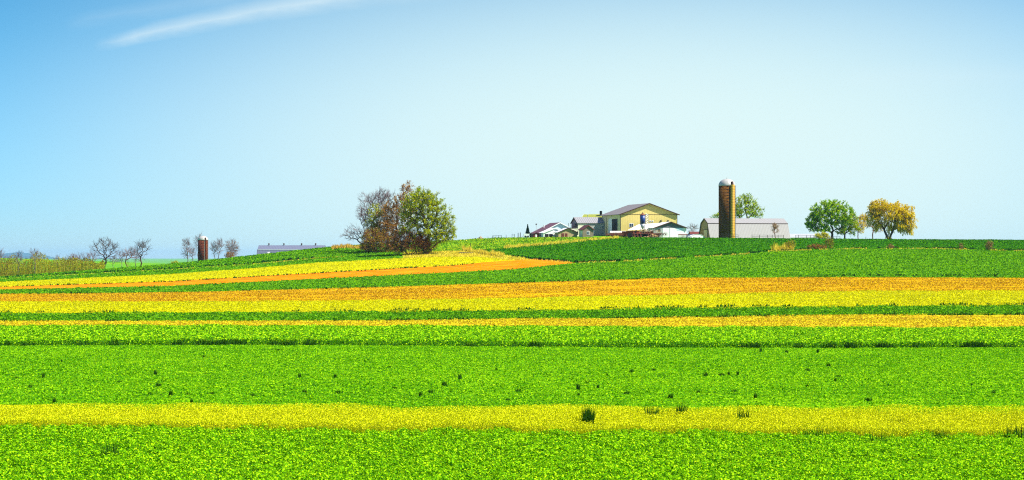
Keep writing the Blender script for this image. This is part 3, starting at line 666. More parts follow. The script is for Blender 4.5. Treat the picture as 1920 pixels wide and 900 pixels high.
tree('shrub', 'tiny pale shrub on the field border right of the willow', 'shrub', 1802, dat(1802, 468), None, 464, [(1802, 462, 4, 5)],
     n=40, bark='brown', leaf='tan', nleaf=120, lsize=.16, r0=.04, twig=.5, ntwig=4)
tree('shrub', 'bushy tan shrub on the field border near the right edge', 'shrub', 1855, dat(1855, 470), None, 466, [(1855, 461, 6, 8)],
     n=80, bark='brown', leaf='tan', nleaf=420, lsize=.18, r0=.05, twig=.6, ntwig=4)

def spruce(u, D, top_y, label, wpx):
    s = D / F; b = at(u, D); h = (HY - top_y) * s - b.z; root = empty('spruce_tree', b, 0, label, 'tree')
    MB().bar((0, 0, -.2), (0, 0, h * .97), .14, .02).build('trunk', barkm['dark'], root)
    n = 2600; t = rng.random(n) ** .8; a = rng.random(n) * 6.283
    lay = (t * 9) % 1.0
    r = (1 - t) * wpx * s * (.55 + .45 * (1 - lay)) * np.sqrt(rng.random(n))
    P = np.stack([r * np.cos(a), r * np.sin(a), .4 + t * (h - .4) - r * .2], 1)
    quads('crown', leaves(P, .26, .3, .6), LF['spruce'], root)
spruce(989.4, 650, 420.5, 'small dark pointed spruce left of the white house', 7.5)

# bare trees in the valley on the left
vt = [(195, 690, [(197, 470, 22, 20), (180, 465, 9, 12), (212, 468, 10, 14), (196, 455, 12, 8)], 230, .3, [(190, 488), (197, 485), (202, 490)], 'largest bare tree in the valley with wide forked limbs'),
      (265, 690, [(268, 470, 13, 14), (272, 460, 10, 9), (260, 462, 8, 8)], 150, .22, None, 'bare tree with a single trunk at the right end of the valley row'),
      (240, 695, [(242, 478, 11, 9), (247, 474, 9, 6)], 120, .18, [(240, 490), (234, 488)], 'bushy bare dark tree left of the single trunk tree'),
      (228, 700, [(228, 482, 6, 10)], 60, .12, None, 'small bare tree just left of the bushy dark one'),
      (254, 700, [(256, 484, 6, 9)], 60, .12, None, 'small bare tree squeezed between the bushy one and the single trunk'),
      (212, 720, [(213, 489, 7, 6)], 60, .1, None, 'faint thin bare tree right of the largest forked tree'),
      (174, 700, [(172, 485, 8, 12), (165, 488, 6, 8)], 90, .14, None, 'tan bare tree leaning beside the largest forked tree'),
      (153, 700, [(152, 486, 8, 10)], 70, .13, None, 'pale thin bare tree second left of the largest forked tree'),
      (136, 690, [(136, 488, 7, 9)], 80, .14, None, 'reddish bare tree with an upright crown, third left of the largest tree'),
      (115, 690, [(108, 490, 7, 8), (121, 494, 8, 7)], 90, .15, [(108, 500), (121, 502)], 'bare tree of two leaning stems in the middle of the hedge'),
      (65, 680, [(65, 484, 8, 12), (64, 475, 6, 5)], 90, .15, None, 'bare tall tree second from the left end of the hedge'),
      (34, 680, [(36, 486, 6, 12)], 80, .14, None, 'bare narrow tree third from the left edge of the photo'),
      (12, 685, [(12, 492, 9, 10)], 80, .12, [(8, 505), (15, 504)], 'olive tinted bare tree near the left edge of the hedge'),
      (-2, 680, [(-2, 478, 7, 10)], 80, .14, None, 'bare tree cut by the left edge of the photo')]
for i, (u, D, env, n, r0, multi, lab) in enumerate(vt):
    b = 'brown' if i in (2, 6, 8, 12) else ('dark' if i in (0, 1) else 'grey')
    tree('bare_tree', lab, 'tree', u, D, None, env[0][1] + env[0][3] * .8, env, n=int(n * .62), bark=b, r0=r0, twig=1.5, ntwig=4, group='bare trees in the left valley', multi=multi, tmin=.022)
# olive thicket of young growth
thk = mat('olive thicket', [(.2, (.10, .07, .015)), (.5, (.26, .24, .012)), (.8, (.42, .40, .02))], scale=.08, island=.45)
def hedge_h(u, D): return np.interp(u, [-140, 0, 60, 110, 150, 196], [9, 7.6, 7.0, 5.8, 4.8, 3.2]) * (.45 + .6 * vnoise(u, D, .07, 41) + .25 * vnoise(u, D, .3, 42))
u = rng.uniform(-140, 196, 3200); Dd = rng.uniform(672, 700, 3200)
P = np.stack([(u - 960) / F * Dd, Dd, zud(u, Dd)], 1)
stuff(quads('hedge_thicket', blades(P, hedge_h(u, Dd) * (.6 + .55 * rng.random(3200)), .07, .14), thk), 'olive brown thicket of young leafless stems at far left')
u = rng.uniform(-140, 196, 17000); Dd = rng.uniform(672, 700, 17000)
P = np.stack([(u - 960) / F * Dd, Dd, zud(u, Dd) + hedge_h(u, Dd) * rng.random(17000) ** .8], 1)
stuff(quads('hedge_leaves', leaves(P, .34, .2, .8), mat('olive hedge buds', [(.2, (.14, .09, .01)), (.5, (.26, .22, .012)), (.8, (.38, .38, .015))], scale=.08, coords='pos', island=.4, trans=.25)), 'olive young leaves in the hedge at far left')
# trees by the small silo
for (u, D, env, n, r0, lab, bk, lf, nl) in [
        (351, 830, [(350, 468, 9, 18), (350, 455, 6, 9)], 130, .2, 'bare grey tree left of the small brick silo', 'grey', None, 0),
        (361, 835, [(361, 475, 4, 14)], 50, .12, 'thin bare stem between the grey tree and the small silo', 'grey', None, 0),
        (373, 870, [(373, 455, 8, 17)], 90, .16, 'bare tree top showing behind the small silo', 'grey', None, 0),
        (402, 830, [(401, 467, 5, 13)], 70, .14, 'narrow bare tree just right of the small silo', 'grey', None, 0),
        (412, 830, [(411, 462, 7, 15)], 90, .15, 'taller bare tree second right of the small silo', 'grey', None, 0),
        (433, 825, [(434, 463, 12, 13), (438, 470, 10, 10)], 170, .2, 'bushy bare tree with a rusty base right of the small silo', 'grey', 'rust', 350)]:
    tree('bare_tree', lab, 'tree', u, D, None, env[0][1] + env[0][3] * .6, env, n=n, bark=bk, leaf=lf, nleaf=nl, lsize=.25, r0=r0, twig=1.5, ntwig=4, group='bare trees by the small silo', tmin=.024)
tree('bush', 'rusty brown bush at the foot of the bushy bare tree by the small silo', 'bush', 432, 822, None, 480, [(431, 480, 11, 7)], n=90, bark='brown', leaf='rust', nleaf=900, lsize=.3, r0=.1, twig=.8, sy=.7)
tree('bush', 'bright yellow green bush far left of the small silo', 'bush', 327, 840, None, 494, [(328, 494, 8, 4)], n=60, bark='brown', leaf='yellowgreen', nleaf=900, lsize=.32, r0=.08, twig=.6, sy=.7)

# ------------------------------------------------------------------ buildings
M_ = {'barnwall': plain('buff siding', (.62, .49, .15), wave=('X', .55, .3), var=.10),
      'buffside': plain('buff side siding', (.74, .62, .34), wave=('Y', .55, .3), var=.10),
      'plumroof': plain('plum sheet roof', (.17, .06, .07), rough=.5, wave=('Y', .5, .3)),
      'mauve': plain('weathered mauve sheet roof', (.21, .18, .178), rough=.6, wave=('Y', .5, .35)),
      'trim': plain('dark brown trim', (.055, .022, .015), rough=.6),
      'white': plain('white paint', (.80, .80, .80), var=.05), 'bluewhite': plain('shade tinted white siding', (.58, .70, .86), wave=('X', .8, .2), var=.06),  # house siding: the blue of a shaded white wall put into its colour
      'cream': plain('cream siding', (.70, .66, .50), var=.08), 'greyroof': plain('grey galvanised sheet', (.27, .26, .27), rough=.5, wave=('X', .45, .45), var=.2, metal=.1),
      'greywall': plain('weathered grey boards', (.36, .37, .33), wave=('X', 1.2, .4), var=.2), 'dark': plain('dark opening', (.015, .012, .015), var=.3),
      'brownwall': plain('taupe siding', (.20, .155, .11), var=.1), 'maroon': plain('maroon roof', (.13, .03, .025), rough=.55),
      'redbrown': plain('red brown boards', (.14, .03, .02), var=.3), 'tanwall': plain('tan boards', (.42, .30, .16), var=.2),
      'navy': plain('navy painted steel', (.02, .05, .20), rough=.35, spec=.5), 'steel': plain('galvanised steel', (.50, .51, .53), rough=.4, metal=.3),
      'lilac': plain('pale lilac sheet roof', (.27, .26, .262), rough=.6, wave=('X', .6, .4), var=.12), 'gamend': plain('taupe gable boards', (.33, .27, .17), wave=('Y', 1.0, .4), var=.2),
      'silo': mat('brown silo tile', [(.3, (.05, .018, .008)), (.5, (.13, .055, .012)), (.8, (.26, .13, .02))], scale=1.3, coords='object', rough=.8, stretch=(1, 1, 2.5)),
      'boards': plain('shaded grey gable boards', (.15, .14, .16), wave=('X', .9, .45), var=.25),  # grey boards, darkened further to carry the overhang's shade in their colour
      'litchute': plain('sunlit tan chute', (.66, .36, .05), var=.25, wave=('Z', .38, .3)),  # tan paints the silo's sunlit side, the darkened tile its shaded side
      'silo2': mat('red brick silo tile', [(.3, (.06, .014, .008)), (.6, (.13, .035, .015)), (.8, (.30, .13, .05))], scale=1.5, coords='object', rough=.85),
      'dome': plain('pale metal dome', (.46, .44, .41), rough=.45, metal=.2), 'hoop': plain('rusty hoop', (.06, .03, .025), rough=.6),
      'post': plain('dark weathered wood', (.04, .03, .025)), 'bluegrey': plain('slate blue sheet roof', (.14, .15, .22), rough=.5, wave=('X', .5, .3), var=.12),
      'rust': plain('rusty iron', (.16, .05, .025), var=.4, scale=4), 'tyre': plain('tyre rubber', (.02, .02, .02)), 'wood': plain('sawn wood', (.50, .32, .14), var=.25, scale=3),
      'mossroof': plain('mossy green roof', (.30, .32, .05), var=.2), 'glass': plain('window glass', (.03, .04, .06), rough=.08, spec=.8), 'tarp': plain('white tarp', (.72, .68, .62)),
      'stone': plain('field stone', (.34, .24, .15), var=.4, scale=3), 'redpaint': plain('faded red paint', (.34, .06, .03), var=.3)}

def gable(name, label, cat, u, D, th, W, L, hw, hr, wall, roof, trim='trim', oh=.45, axis='y', zb=None, group=None, side=None, endm=None):
    """front-left corner of the body at picture column u and distance D; ridge along local axis"""
    p = at(u, D); p.z = (zb if zb is not None else p.z) - .3
    root = empty(name, p, R(th), label, cat, group); hw += .3; hr += .3; t = .14
    prof = lambda a0, a1, m, nm, e0, e1: MB().prism([(a0, 0), (a1, 0), (a1, hw), ((a0 + a1) / 2, hr), (a0, hw)], e0, e1, axis).build(nm, m, root)
    S = W if axis == 'y' else L; E = L if axis == 'y' else W
    prof(0, S, M_[wall], 'wall', 0, E)
    sl = (hr - hw) / (S / 2)
    r = MB()
    for sgn in (-1, 1):
        c = S / 2; e = c + sgn * (S / 2 + oh)
        zt = hr + .02; ze = hr - sl * (S / 2 + oh) + .02
        r.prism([(c, zt), (e, ze), (e, ze + t), (c, zt + t)] if sgn > 0 else [(c, zt), (c, zt + t), (e, ze + t), (e, ze)], -oh, E + oh, axis)
    r.build('roof', M_[roof], root)
    for yy0, yy1 in ((-oh - .05, -oh - .002), (E + oh + .002, E + oh + .05)):
        c = S / 2; e0, e1 = c - (S / 2 + oh), c + S / 2 + oh; ze = hr - sl * (S / 2 + oh)
        MB().prism([(e0, ze - .12), (c, hr - .12), (e1, ze - .12), (e1, ze + .18), (c, hr + .18), (e0, ze + .18)], yy0, yy1, axis).build('trim', M_[trim], root)
    root['_w'] = W; del root['_w']
    return root
def panel_front(root, nm, m, x0, x1, z0, z1, d=.05, y=0, parent=None):
    return MB().box(x0, x1, y - d, y - .003, z0 + .3, z1 + .3).build(nm, M_[m], parent or root)
def panel_left(root, nm, m, y0, y1, z0, z1, d=.05, x=0, parent=None):
    return MB().box(x - d, x - .003, y0, y1, z0 + .3, z1 + .3).build(nm, M_[m], parent or root)
def window_front(root, x0, x1, z0, z1, y=0):
    f = panel_front(root, 'window', 'white', x0, x1, z0, z1, .07, y)
    mx = (x0 + x1) / 2; mz = (z0 + z1) / 2; g = MB()
    for a, b in ((x0 + .1, mx - .04), (mx + .04, x1 - .1)):
        g.box(a, b, y - .085, y - .072, z0 + .4, z1 + .2)
    g.build('pane', M_['glass'], f)

TH = 14
# large buff barn
barn = gable('machine_barn', 'large buff metal barn with low plum roof, biggest building of the farm', 'barn', 1163.7, 640, TH, 19.1, 21, 6.5, 9.9, 'barnwall', 'mauve', oh=.7, zb=7.0)
MB().box(-.04, 19.14, -.04, -.005, 6.62, 6.74).build('trim', M_['trim'], barn)
MB().box(-.06, .08, -.06, .08, 0, 6.7).build('corner_post', M_['trim'], barn)
MB().box(19.03, 19.17, -.06, .08, 0, 6.7).build('corner_post', M_['trim'], barn)
MB().box(-.04, -.004, .1, 21, 0, 6.6).build('side_wall', M_['buffside'], barn)
panel_left(barn, 'door', 'dark', 3.3, 9.2, 0.05, 5.0, .09, -.01)
panel_left(barn, 'sliding_door', 'white', 9.4, 13.2, .05, 5.2, .12, -.01)
MB().box(-.12, -.045, 15.2, 15.4, 0, 6.3).build('downpipe', M_['trim'], barn)
window_front(barn, 2.9, 4.3, 2.3, 3.5)
for a in (9.7, 10.5): window_front(barn, a, a + .55, 3.9, 4.5)
for a in (13.4, 15.8):
    f = MB(); f.box(a, a + .3, -.45, -.04, 4.5, 4.9); f.bar((a + .15, -.4, 4.5), (a + .15, -.55, 4.25), .12, .2); f.build('wall_lamp', M_['dark'], barn)
# annex
bx = gable('milk_house', 'long low farm building with grey ribbed roof joined to the buff barn', 'building', 1083.6, 655, TH, 11.0, 7.6, 3.9, 5.7, 'greywall', 'greyroof', oh=.35, axis='x', zb=7.0)
window_front(bx, 8.2, 8.9, 1.9, 3.1)
window_front(bx, 3.2, 3.9, 2.1, 3.1)
panel_front(bx, 'door', 'white', 4.6, 5.6, .1, 2.3)
panel_front(bx, 'cream_wall', 'cream', 0, 3.0, .1, 3.6, .04)
MB().box(-2.4, -.4, 0, 3.2, 2.5, 2.65).build('porch_floor', M_['trim'], bx)
for a, b in ((-2.3, 0.1), (-1.2, .1), (-.5, .1), (-2.3, 3.1)): MB().bar((a, b, 2.65), (a, b, 4.2), .07).build('porch_post', M_['post'], bx)
MB().box(-2.4, -.4, -.06, .02, 3.1, 3.25).build('porch_rail', M_['post'], bx)
panel_left(bx, 'porch_opening', 'dark', .6, 3.6, 2.6, 3.7, .05)
# lower pale block in front with narrow windows
lb = gable('wash_house', 'small pale block with two narrow dark windows below the porch', 'building', 1071.5, 648, TH, 3.4, 3.0, 2.6, 2.75, 'cream', 'cream', trim='cream', oh=.05, zb=6.0)
panel_front(lb, 'window', 'dark', 1.2, 1.55, .9, 2.1); panel_front(lb, 'window', 'dark', 2.0, 2.3, .9, 2.1)
# brown shed
bs = gable('shed', 'small taupe shed with maroon gable roof and one white window', 'shed', 1092.5, 636, TH, 3.6, 4.2, 2.5, 3.75, 'brownwall', 'maroon', trim='maroon', oh=.3, zb=6.0)
window_front(bs, 1.35, 2.3, .75, 1.95)
panel_left(bs, 'cream_side', 'cream', 0.05, 4.1, .05, 2.2, .03); panel_left(bs, 'door', 'white', 1.2, 2.2, .05, 2.0, .07)
# white house
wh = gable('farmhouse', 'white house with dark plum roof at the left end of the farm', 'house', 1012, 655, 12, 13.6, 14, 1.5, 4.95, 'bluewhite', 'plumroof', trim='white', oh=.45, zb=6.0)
MB().bar((3.2, 8, 3.8), (3.2, 8, 4.7), .18).build('chimney', M_['white'], wh)
MB().bar((6.8, -.4, 5.3), (6.8, -.4, 5.9), .07, .02).build('finial', M_['trim'], wh)
for a in (.6,): panel_front(wh, 'window', 'dark', a, a + 1.2, .3, 1.1)
ga = gable('garage', 'white low gabled annex with wide dark openings in front of the white house', 'annex', 1019, 645, 12, 7.6, 6, 1.5, 3.0, 'white', 'white', trim='white', oh=.2, zb=6.0)
for a in (.5, 1.9): panel_front(ga, 'opening', 'dark', a, a + 1.2, .1, 1.15)
ts = gable('shed', 'tan shed with pale roof and two dark doors beside the white annex', 'shed', 1047, 640, 12, 6.2, 5, 1.6, 2.9, 'tanwall', 'white', trim='trim', oh=.3, zb=6.0)
panel_front(ts, 'door', 'redbrown', 1.0, 1.9, .05, 1.3); panel_front(ts, 'door', 'redbrown', 2.2, 3.0, .05, 1.3)
rs = gable('shed', 'little dark red lean-to with white door at the left of the white house', 'shed', 1000.5, 648, 12, 1.9, 3, 1.25, 1.55, 'redbrown', 'plumroof', trim='trim', oh=.15, zb=6.0)
panel_front(rs, 'door', 'white', .6, 1.1, .05, 1.0)
# house behind
hb = gable('far_house', 'mossy roofed white house peeping above the grey farm roof', 'house', 1118, 705, 75, 5.5, 7.5, 6.4, 8.0, 'white', 'mossroof', trim='white', oh=.2, zb=6.6)
hb.location = at(1128, 700); hb.location.z = 6.3; hb.rotation_euler = (0, 0, R(68))
MB().box(1.6, 2.3, .6, 1.3, 6.5, 9.6).build('chimney', M_['dark'], hb)
# white open shed
ws = gable('open_shed', 'white gabled shed with grey boarded gable in front of the buff barn', 'shed', 1227.5, 628, 12, 10.4, 9, 3.05, 4.85, 'white', 'tarp', trim='trim', oh=.5, zb=5.85)
MB().prism([(.02, 3.36), (10.18, 3.36), (5.1, 5.1)], -.06, -.004).build('gable_boards', M_['boards'], ws)
panel_front(ws, 'opening', 'greywall', .25, 2.4, .05, 2.9); panel_front(ws, 'window', 'dark', 1.2, 1.9, 1.9, 2.6, .08)
panel_front(ws, 'door', 'white', 2.6, 4.85, .05, 3.0, .09); panel_front(ws, 'door', 'white', 5.0, 9.6, .05, 3.0, .09)
MB().box(4.86, 4.98, -.12, -.004, .3, 3.3).build('door_post', M_['steel'], ws)
panel_front(ws, 'window', 'bluewhite', 7.3, 9.2, 2.2, 2.9, .12)
# lean-to with cream roof
p = at(1178.5, 634); p.z = 6.1
lt = empty('lean_to', p, R(5), 'low dark red lean-to with long cream roof left of the white shed', 'shed')
MB().box(0, 8.1, .3, 4.5, -.3, 1.9).build('wall', M_['redbrown'], lt)
MB().add([(-.4, -.5, 2.0), (8.1, -.5, 2.55), (12.5, 6.0, 4.6), (4.0, 6.0, 3.9), (-.4, -.5, 2.12), (8.1, -.5, 2.67), (12.5, 6.0, 4.72), (4.0, 6.0, 4.02)],
         [(3, 2, 1, 0), (4, 5, 6, 7), (0, 1, 5, 4), (1, 2, 6, 5), (2, 3, 7, 6), (3, 0, 4, 7)]).build('roof', M_['tarp'], lt)
MB().box(5.9, 7.9, .22, .296, 0, 1.8).build('opening', M_['dark'], lt)
# feed bin
p = at(1205, 629); p.z = 6.0
fb = empty('feed_bin', p, 0, 'navy blue feed bin on legs in front of the buff barn', 'feed bin')
MB().lathe([(.84, 4.1), (.84, 6.9)], 20).build('tank', M_['navy'], fb, True)
MB().lathe([(.22, 2.5), (.84, 4.1)], 20).build('hopper', M_['steel'], fb, True)
MB().lathe([(.9, 6.9), (.2, 7.55), (.2, 7.75)], 20).build('cap', M_['rust'], fb)
for a in (45, 135, 225, 315):
    c, s_ = math.cos(R(a)), math.sin(R(a)); MB().bar((c * .86, s_ * .86, -.2), (c * .8, s_ * .8, 4.6), .07).build('leg', M_['steel'], fb)
ld = MB()
for xx in (1.0, 1.75):
    for yy in (-.2, .5): ld.bar((xx, yy, -.2), (xx, yy, 7.3), .055)
for zz in np.arange(.3, 7.3, .55):
    ld.bar((1.0, -.2, zz), (1.75, -.2, zz + .5), .035); ld.bar((1.75, -.2, zz), (1.0, -.2, zz + .5), .035); ld.bar((1.0, -.2, zz), (1.75, -.2, zz), .035)
ld.build('ladder_tower', M_['steel'], fb)
MB().bar((1.4, -.3, .3), (.2, -.2, 2.4), .1).build('auger', M_['rust'], fb)
p = at(1192, 626); p.z = 5.9
ag = empty('grain_auger', p, 0, 'slanting pale grain auger on wheels among the machinery', 'auger')
MB().bar((2.4, 0, .7), (5.3, .4, 2.3), .11).build('tube', M_['tarp'], ag)
for yy in (-.5, .5): MB().wheel((3.2, yy, .3), .32, .12).build('wheel', M_['tyre'], ag)
MB().bar((3.2, -.5, .3), (3.2, .5, .3), .05).bar((3.2, 0, .3), (3.9, .1, 1.5), .05).build('frame', M_['rust'], ag)

# gambrel barn
zb = 5.2
p = at(1332.5, 645); p.z = zb
th = 14
gb = empty('gambrel_barn', p, R(th), 'long barn with pale lilac gambrel roof reaching almost to the ground', 'barn')
Wd, Lg = 11.0, 27.2; kz, rz_ = 5.35, 6.95
prof_ = [(0, 0), (Wd, 0), (Wd - .0, .9), (Wd - 2.1, kz), (Wd / 2, rz_), (2.1, kz), (0, .9)]
MB().prism(prof_, 0, Lg, 'x').build('wall', M_['gamend'], gb)
rf = MB()
seg = [((-.35, .35), (2.05, kz + .06)), ((2.05, kz + .08), (Wd / 2, rz_ + .1)), ((Wd / 2, rz_ + .1), (Wd - 2.05, kz + .08)), ((Wd - 2.05, kz + .06), (Wd + .35, .35))]
for (a, za), (b, zb_) in seg: rf.prism([(a, za), (b, zb_), (b, zb_ + .12), (a - .02, za + .12)], -.3, Lg + .3, 'x')
rf.build('roof', M_['lilac'], gb)
MB().box(-.34, Lg + .34, 1.85, 1.99, kz + .0, kz + .12).build('roof_break', M_['trim'], gb)
tr = MB()
for (a, za), (b, zb_) in seg: tr.prism([(a, za - .16), (b, zb_ - .16), (b, zb_ + .16), (a - .02, za + .16)], -.36, -.302, 'x')
tr.build('trim', M_['trim'], gb)
MB().box(-.06, -.004, 3.0, 3.2, .2, 5.2).box(-.06, -.004, 1.6, 9.4, 3.3, 3.42).build('door_track', M_['post'], gb)
MB().box(-.05, -.003, 3.3, 6.5, .1, 3.2).build('door', M_['cream'], gb)
# grey shed right of it
gs = gable('low_shed', 'low pale grey shed right of the gambrel barn', 'shed', 1483, 665, 2, 8.4, 6, 1.1, 2.3, 'white', 'steel', trim='steel', oh=.2, axis='x', zb=5.0)
# hoop shelter
p = at(1308, 629); p.z = 5.5
hs_ = empty('hoop_shelter', p, R(16), 'white rounded hoop shelter left of the gambrel barn', 'shelter')
pr = [(2.45 * math.cos(R(a)), 1.35 * math.sin(R(a))) for a in range(0, 181, 15)]
MB().prism(pr[::-1], 0, 6, 'y').build('cover', M_['white'], hs_)
for yy in (-.04, 3, 5.9):
    b = MB()
    for q in range(len(pr) - 1): b.bar((pr[q][0] * 1.01, yy, pr[q][1] * 1.01), (pr[q + 1][0] * 1.01, yy, pr[q + 1][1] * 1.01), .05)
    b.build('hoop', M_['steel'], hs_)
sh = gable('shed', 'small maroon roofed shed between the hoop shelter and the gambrel barn', 'shed', 1296, 655, 10, 3.2, 3.4, .9, 2.0, 'redbrown', 'maroon', oh=.2, axis='x', zb=5.9)
# parked trailer left of house
p = at(982.5, 640); p.z = 6.0 - .0
tl = empty('trailer', p, R(4), 'white box trailer parked below the small spruce', 'trailer')
MB().box(0, 1.7, 0, 1.5, .35, 1.15).build('body', M_['white'], tl)
for xx in (.4, 1.3): MB().wheel((xx, -.03, .3), .28, .2).build('wheel', M_['tyre'], tl)
MB().bar((0, .7, .4), (-.7, .7, .35), .05).build('tow_bar', M_['steel'], tl)
# stack by house
p = at(996, 645); p.z = 6.0
vt_ = empty('fuel_tank', p, R(4), 'dark upright tank beside the white trailer', 'tank')
MB().lathe([(.42, 0), (.42, 1.25), (.2, 1.45)], 14).build('tank', M_['dark'], vt_); MB().bar((.1, 0, 1.4), (.1, 0, 1.75), .06).build('filler', M_['rust'], vt_)
p = at(1005.5, 668); p.z = 5.6
wp = empty('vent_pole', p, 0, 'thin pole with a small cap rising left of the white house', 'pole')
MB().bar((0, 0, 0), (0, 0, 5.0), .07).build('pole', M_['steel'], wp); MB().lathe([(.25, 4.9), (.3, 5.15), (.05, 5.3)], 10).build('cap', M_['trim'], wp)
p = at(1102, 690); p.z = 6.3
wp = empty('flue_pipe', p, 0, 'thin grey pipe above the grey ribbed roof', 'pipe')
MB().bar((0, 0, 0), (0, 0, 7.9), .11).build('pipe', M_['steel'], wp); MB().lathe([(.16, 7.85), (.2, 8.0), (.02, 8.2)], 10).build('cap', M_['steel'], wp)

# silos
def silo(u, D, r, hwall, hdome, zb, mw, label, chute_x, nh, cr=.13, cm=None):
    p = at(u, D); p.z = zb; root = empty('silo', p, 0, label, 'silo')
    MB().lathe([(r, -.4), (r, hwall)], 40).build('wall', M_[mw], root, False)
    root.children[0].data.shade_smooth()
    prof = [(r * 1.02 * math.cos(R(a)), hwall + hdome * math.sin(R(a))) for a in range(0, 90, 10)] + [(.12, hwall + hdome)]
    d = MB().lathe([(r * 1.02, hwall - .1)] + prof, 32).build('dome', M_['dome'], root, True)
    MB().lathe([(.12, hwall + hdome), (.14, hwall + hdome + .3), (.02, hwall + hdome + .4)], 10).build('vent_cap', M_['steel'], d)
    hp = None
    for i in range(nh):
        z = .5 + (hwall - .8) * (i / (nh - 1)) ** 1.12
        if hp is None: o = hp = MB().lathe([(r + .005, -.035), (r + .05, -.03), (r + .05, .03), (r + .005, .035)], 40, cap=False).build('hoop', M_['hoop'], root)
        else: o = hp.copy(); COL.objects.link(o); o.parent = root
        o.location = (0, 0, z)
    a = math.asin(chute_x); cx, cy = r * math.sin(a), -r * math.cos(a)
    c = MB()
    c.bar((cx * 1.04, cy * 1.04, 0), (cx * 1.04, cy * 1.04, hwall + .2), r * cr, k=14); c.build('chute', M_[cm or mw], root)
    c = MB(); c.bar((cx * 1.02, cy * 1.02, hwall - .3), (cx * .95, cy * .95, hwall + hdome * .55), r * max(cr * .8, .17), r * .16, k=10); c.build('hood', M_['trim'], root)
    l = MB(); a2 = math.asin(min(.93, chute_x + .55))
    bx_, by_ = (r + .25) * math.sin(a2), -(r + .25) * math.cos(a2)
    for d2 in (-.2, .2): l.bar((bx_ + d2 * math.cos(a2), by_ + d2 * math.sin(a2), .3), (bx_ + d2 * math.cos(a2), by_ + d2 * math.sin(a2), hwall), .035)
    for z in np.arange(.5, hwall, .6): l.bar((bx_ - .2 * math.cos(a2), by_ - .2 * math.sin(a2), z), (bx_ + .2 * math.cos(a2), by_ + .2 * math.sin(a2), z), .02)
    l.build('ladder', M_['dome'], root)
    MB().bar((cx * .8 - .2, cy * 1.13, 0), (cx * .8 - .2, cy * 1.13, hwall - .2), .07).build('fill_pipe', M_['dome'], root)
    return root
silo(1363, 630, 2.62, 16.9, 2.15, 5.4, 'silo', 'tall brown hooped silo with pale dome in front of the gambrel barn', .55, 20, .25, 'litchute')  # chute widened to cover the side meant to look sunlit
silo(380.8, 850, 2.15, 12.1, 1.7, -5.2, 'silo2', 'short red brick silo with pale dome far left among bare trees', .6, 12)

# left barn
p = at(482.5, 800); p.z = -2.2
lbn = empty('long_barn', p, R(-3), 'long slate blue roofed barn half hidden by the hill on the left', 'barn')
L2 = 26.6
MB().prism([(0, 0), (9, 0), (9, 1.5), (7.5, 4.6), (4.5, 6.3), (1.5, 4.6), (0, 1.5)], 0, L2, 'x').build('wall', M_['white'], lbn)
rf = MB()
for (a, za), (b, zb_) in [((-.25, 1.2), (1.48, 4.7)), ((1.46, 4.7), (4.5, 6.4)), ((4.5, 6.4), (7.54, 4.7)), ((7.52, 4.7), (9.25, 1.2))]:
    rf.prism([(a, za), (b, zb_), (b, zb_ + .12), (a - .02, za + .12)], -.25, L2 + .25, 'x')
rf.build('roof', M_['bluegrey'], lbn)
MB().prism([(-.27, 1.0), (1.3, 4.3), (1.3, 4.75), (-.27, 1.6)], -.34, -.255, 'x').build('trim', M_['trim'], lbn)
MB().box(0, L2, 1.28, 1.40, 4.66, 4.83).build('roof_break', M_['white'], lbn)
for a in (4.0, 8.1):
    MB().prism([(.32, 2.55), (.90, 3.75), (.82, 3.85), (.24, 2.65)], a, a + .95, 'x').build('roof_window', M_['tarp'], lbn)
for a in (3.9, 10.0, 17.2, 22.9):
    v = MB().lathe([(.16, 6.3), (.16, 6.8), (.34, 6.85), (.36, 7.15), (.08, 7.4)], 10, c=(a, 4.5, 0)); v.build('ventilator', M_['trim'], lbn)

# ------------------------------------------------------------------ fences, posts
def board_fence(pts, label, D, h=1.15, rails=2, group=None, m='post'):
    p0 = at(pts[0], D); root = empty('fence', p0, 0, label, 'fence', group); tops = []
    for u in pts:
        q = at(u, D) - p0; MB().box(q.x - .06, q.x + .06, -.06, .06, q.z - .3, q.z + h + .08).build('post', M_[m], root); tops.append(q)
    for k in range(rails):
        b = MB(); z = h - k * .5
        for a, c in zip(tops[:-1], tops[1:]): b.bar((a.x, -.08, a.z + z), (c.x, -.08, c.z + z), .05, k=4)
        b.build('rail', M_[m], root)
    return root
board_fence([1348, 1357, 1366, 1375, 1384], 'dark rail fence at the foot of the tall silo', 625)
board_fence([1410, 1424, 1439, 1448, 1459, 1469], 'dark two rail fence in front of the gambrel barn roof', 625)
board_fence([1492, 1497, 1512, 1520, 1526], 'dark rail fence in front of the low grey shed', 625)
board_fence([1563, 1569, 1575], 'short dark fence under the round green tree', 626, .9)
board_fence([923.5, 926, 930, 935, 940], 'low dark pen rails on the pasture skyline', dat(930, 447.5), 1.0)
board_fence([960, 964.5], 'narrow dark gate frame left of the paired tall posts', dat(962, 447), 1.3)
def post(u, D, h, label, r=.08, name='fence_post', cat='post', m='post'):
    o = MB().bar((0, 0, -.3), (0, 0, h), r, r * .85).bar((0, 0, h), (0, 0, h + .06), r * .85, .01).build(name, M_[m]); o.location = at(u, D); tag(o, label, cat); return o
post(971.5, dat(971, 447), 1.7, 'left tall dark post of the pair left of the farm', .13); post(975.5, dat(975, 447), 1.8, 'right tall dark post of the pair left of the farm', .13)
post(949, dat(949, 447.5), 1.2, 'single post on the pasture skyline between pen and gate frame')
post(915, dat(915, 448), .8, 'short post on the skyline left of the low pen')
post(882.5, dat(882, 466), 1.5, 'dark fence post in the pasture right of the olive tree')
post(1021.5, dat(1021, 453), 1.8, 'dark post in golden grass below the white house', .09)
post(1042, dat(1042, 449), 1.3, 'dark post below the white annex roof', .09)
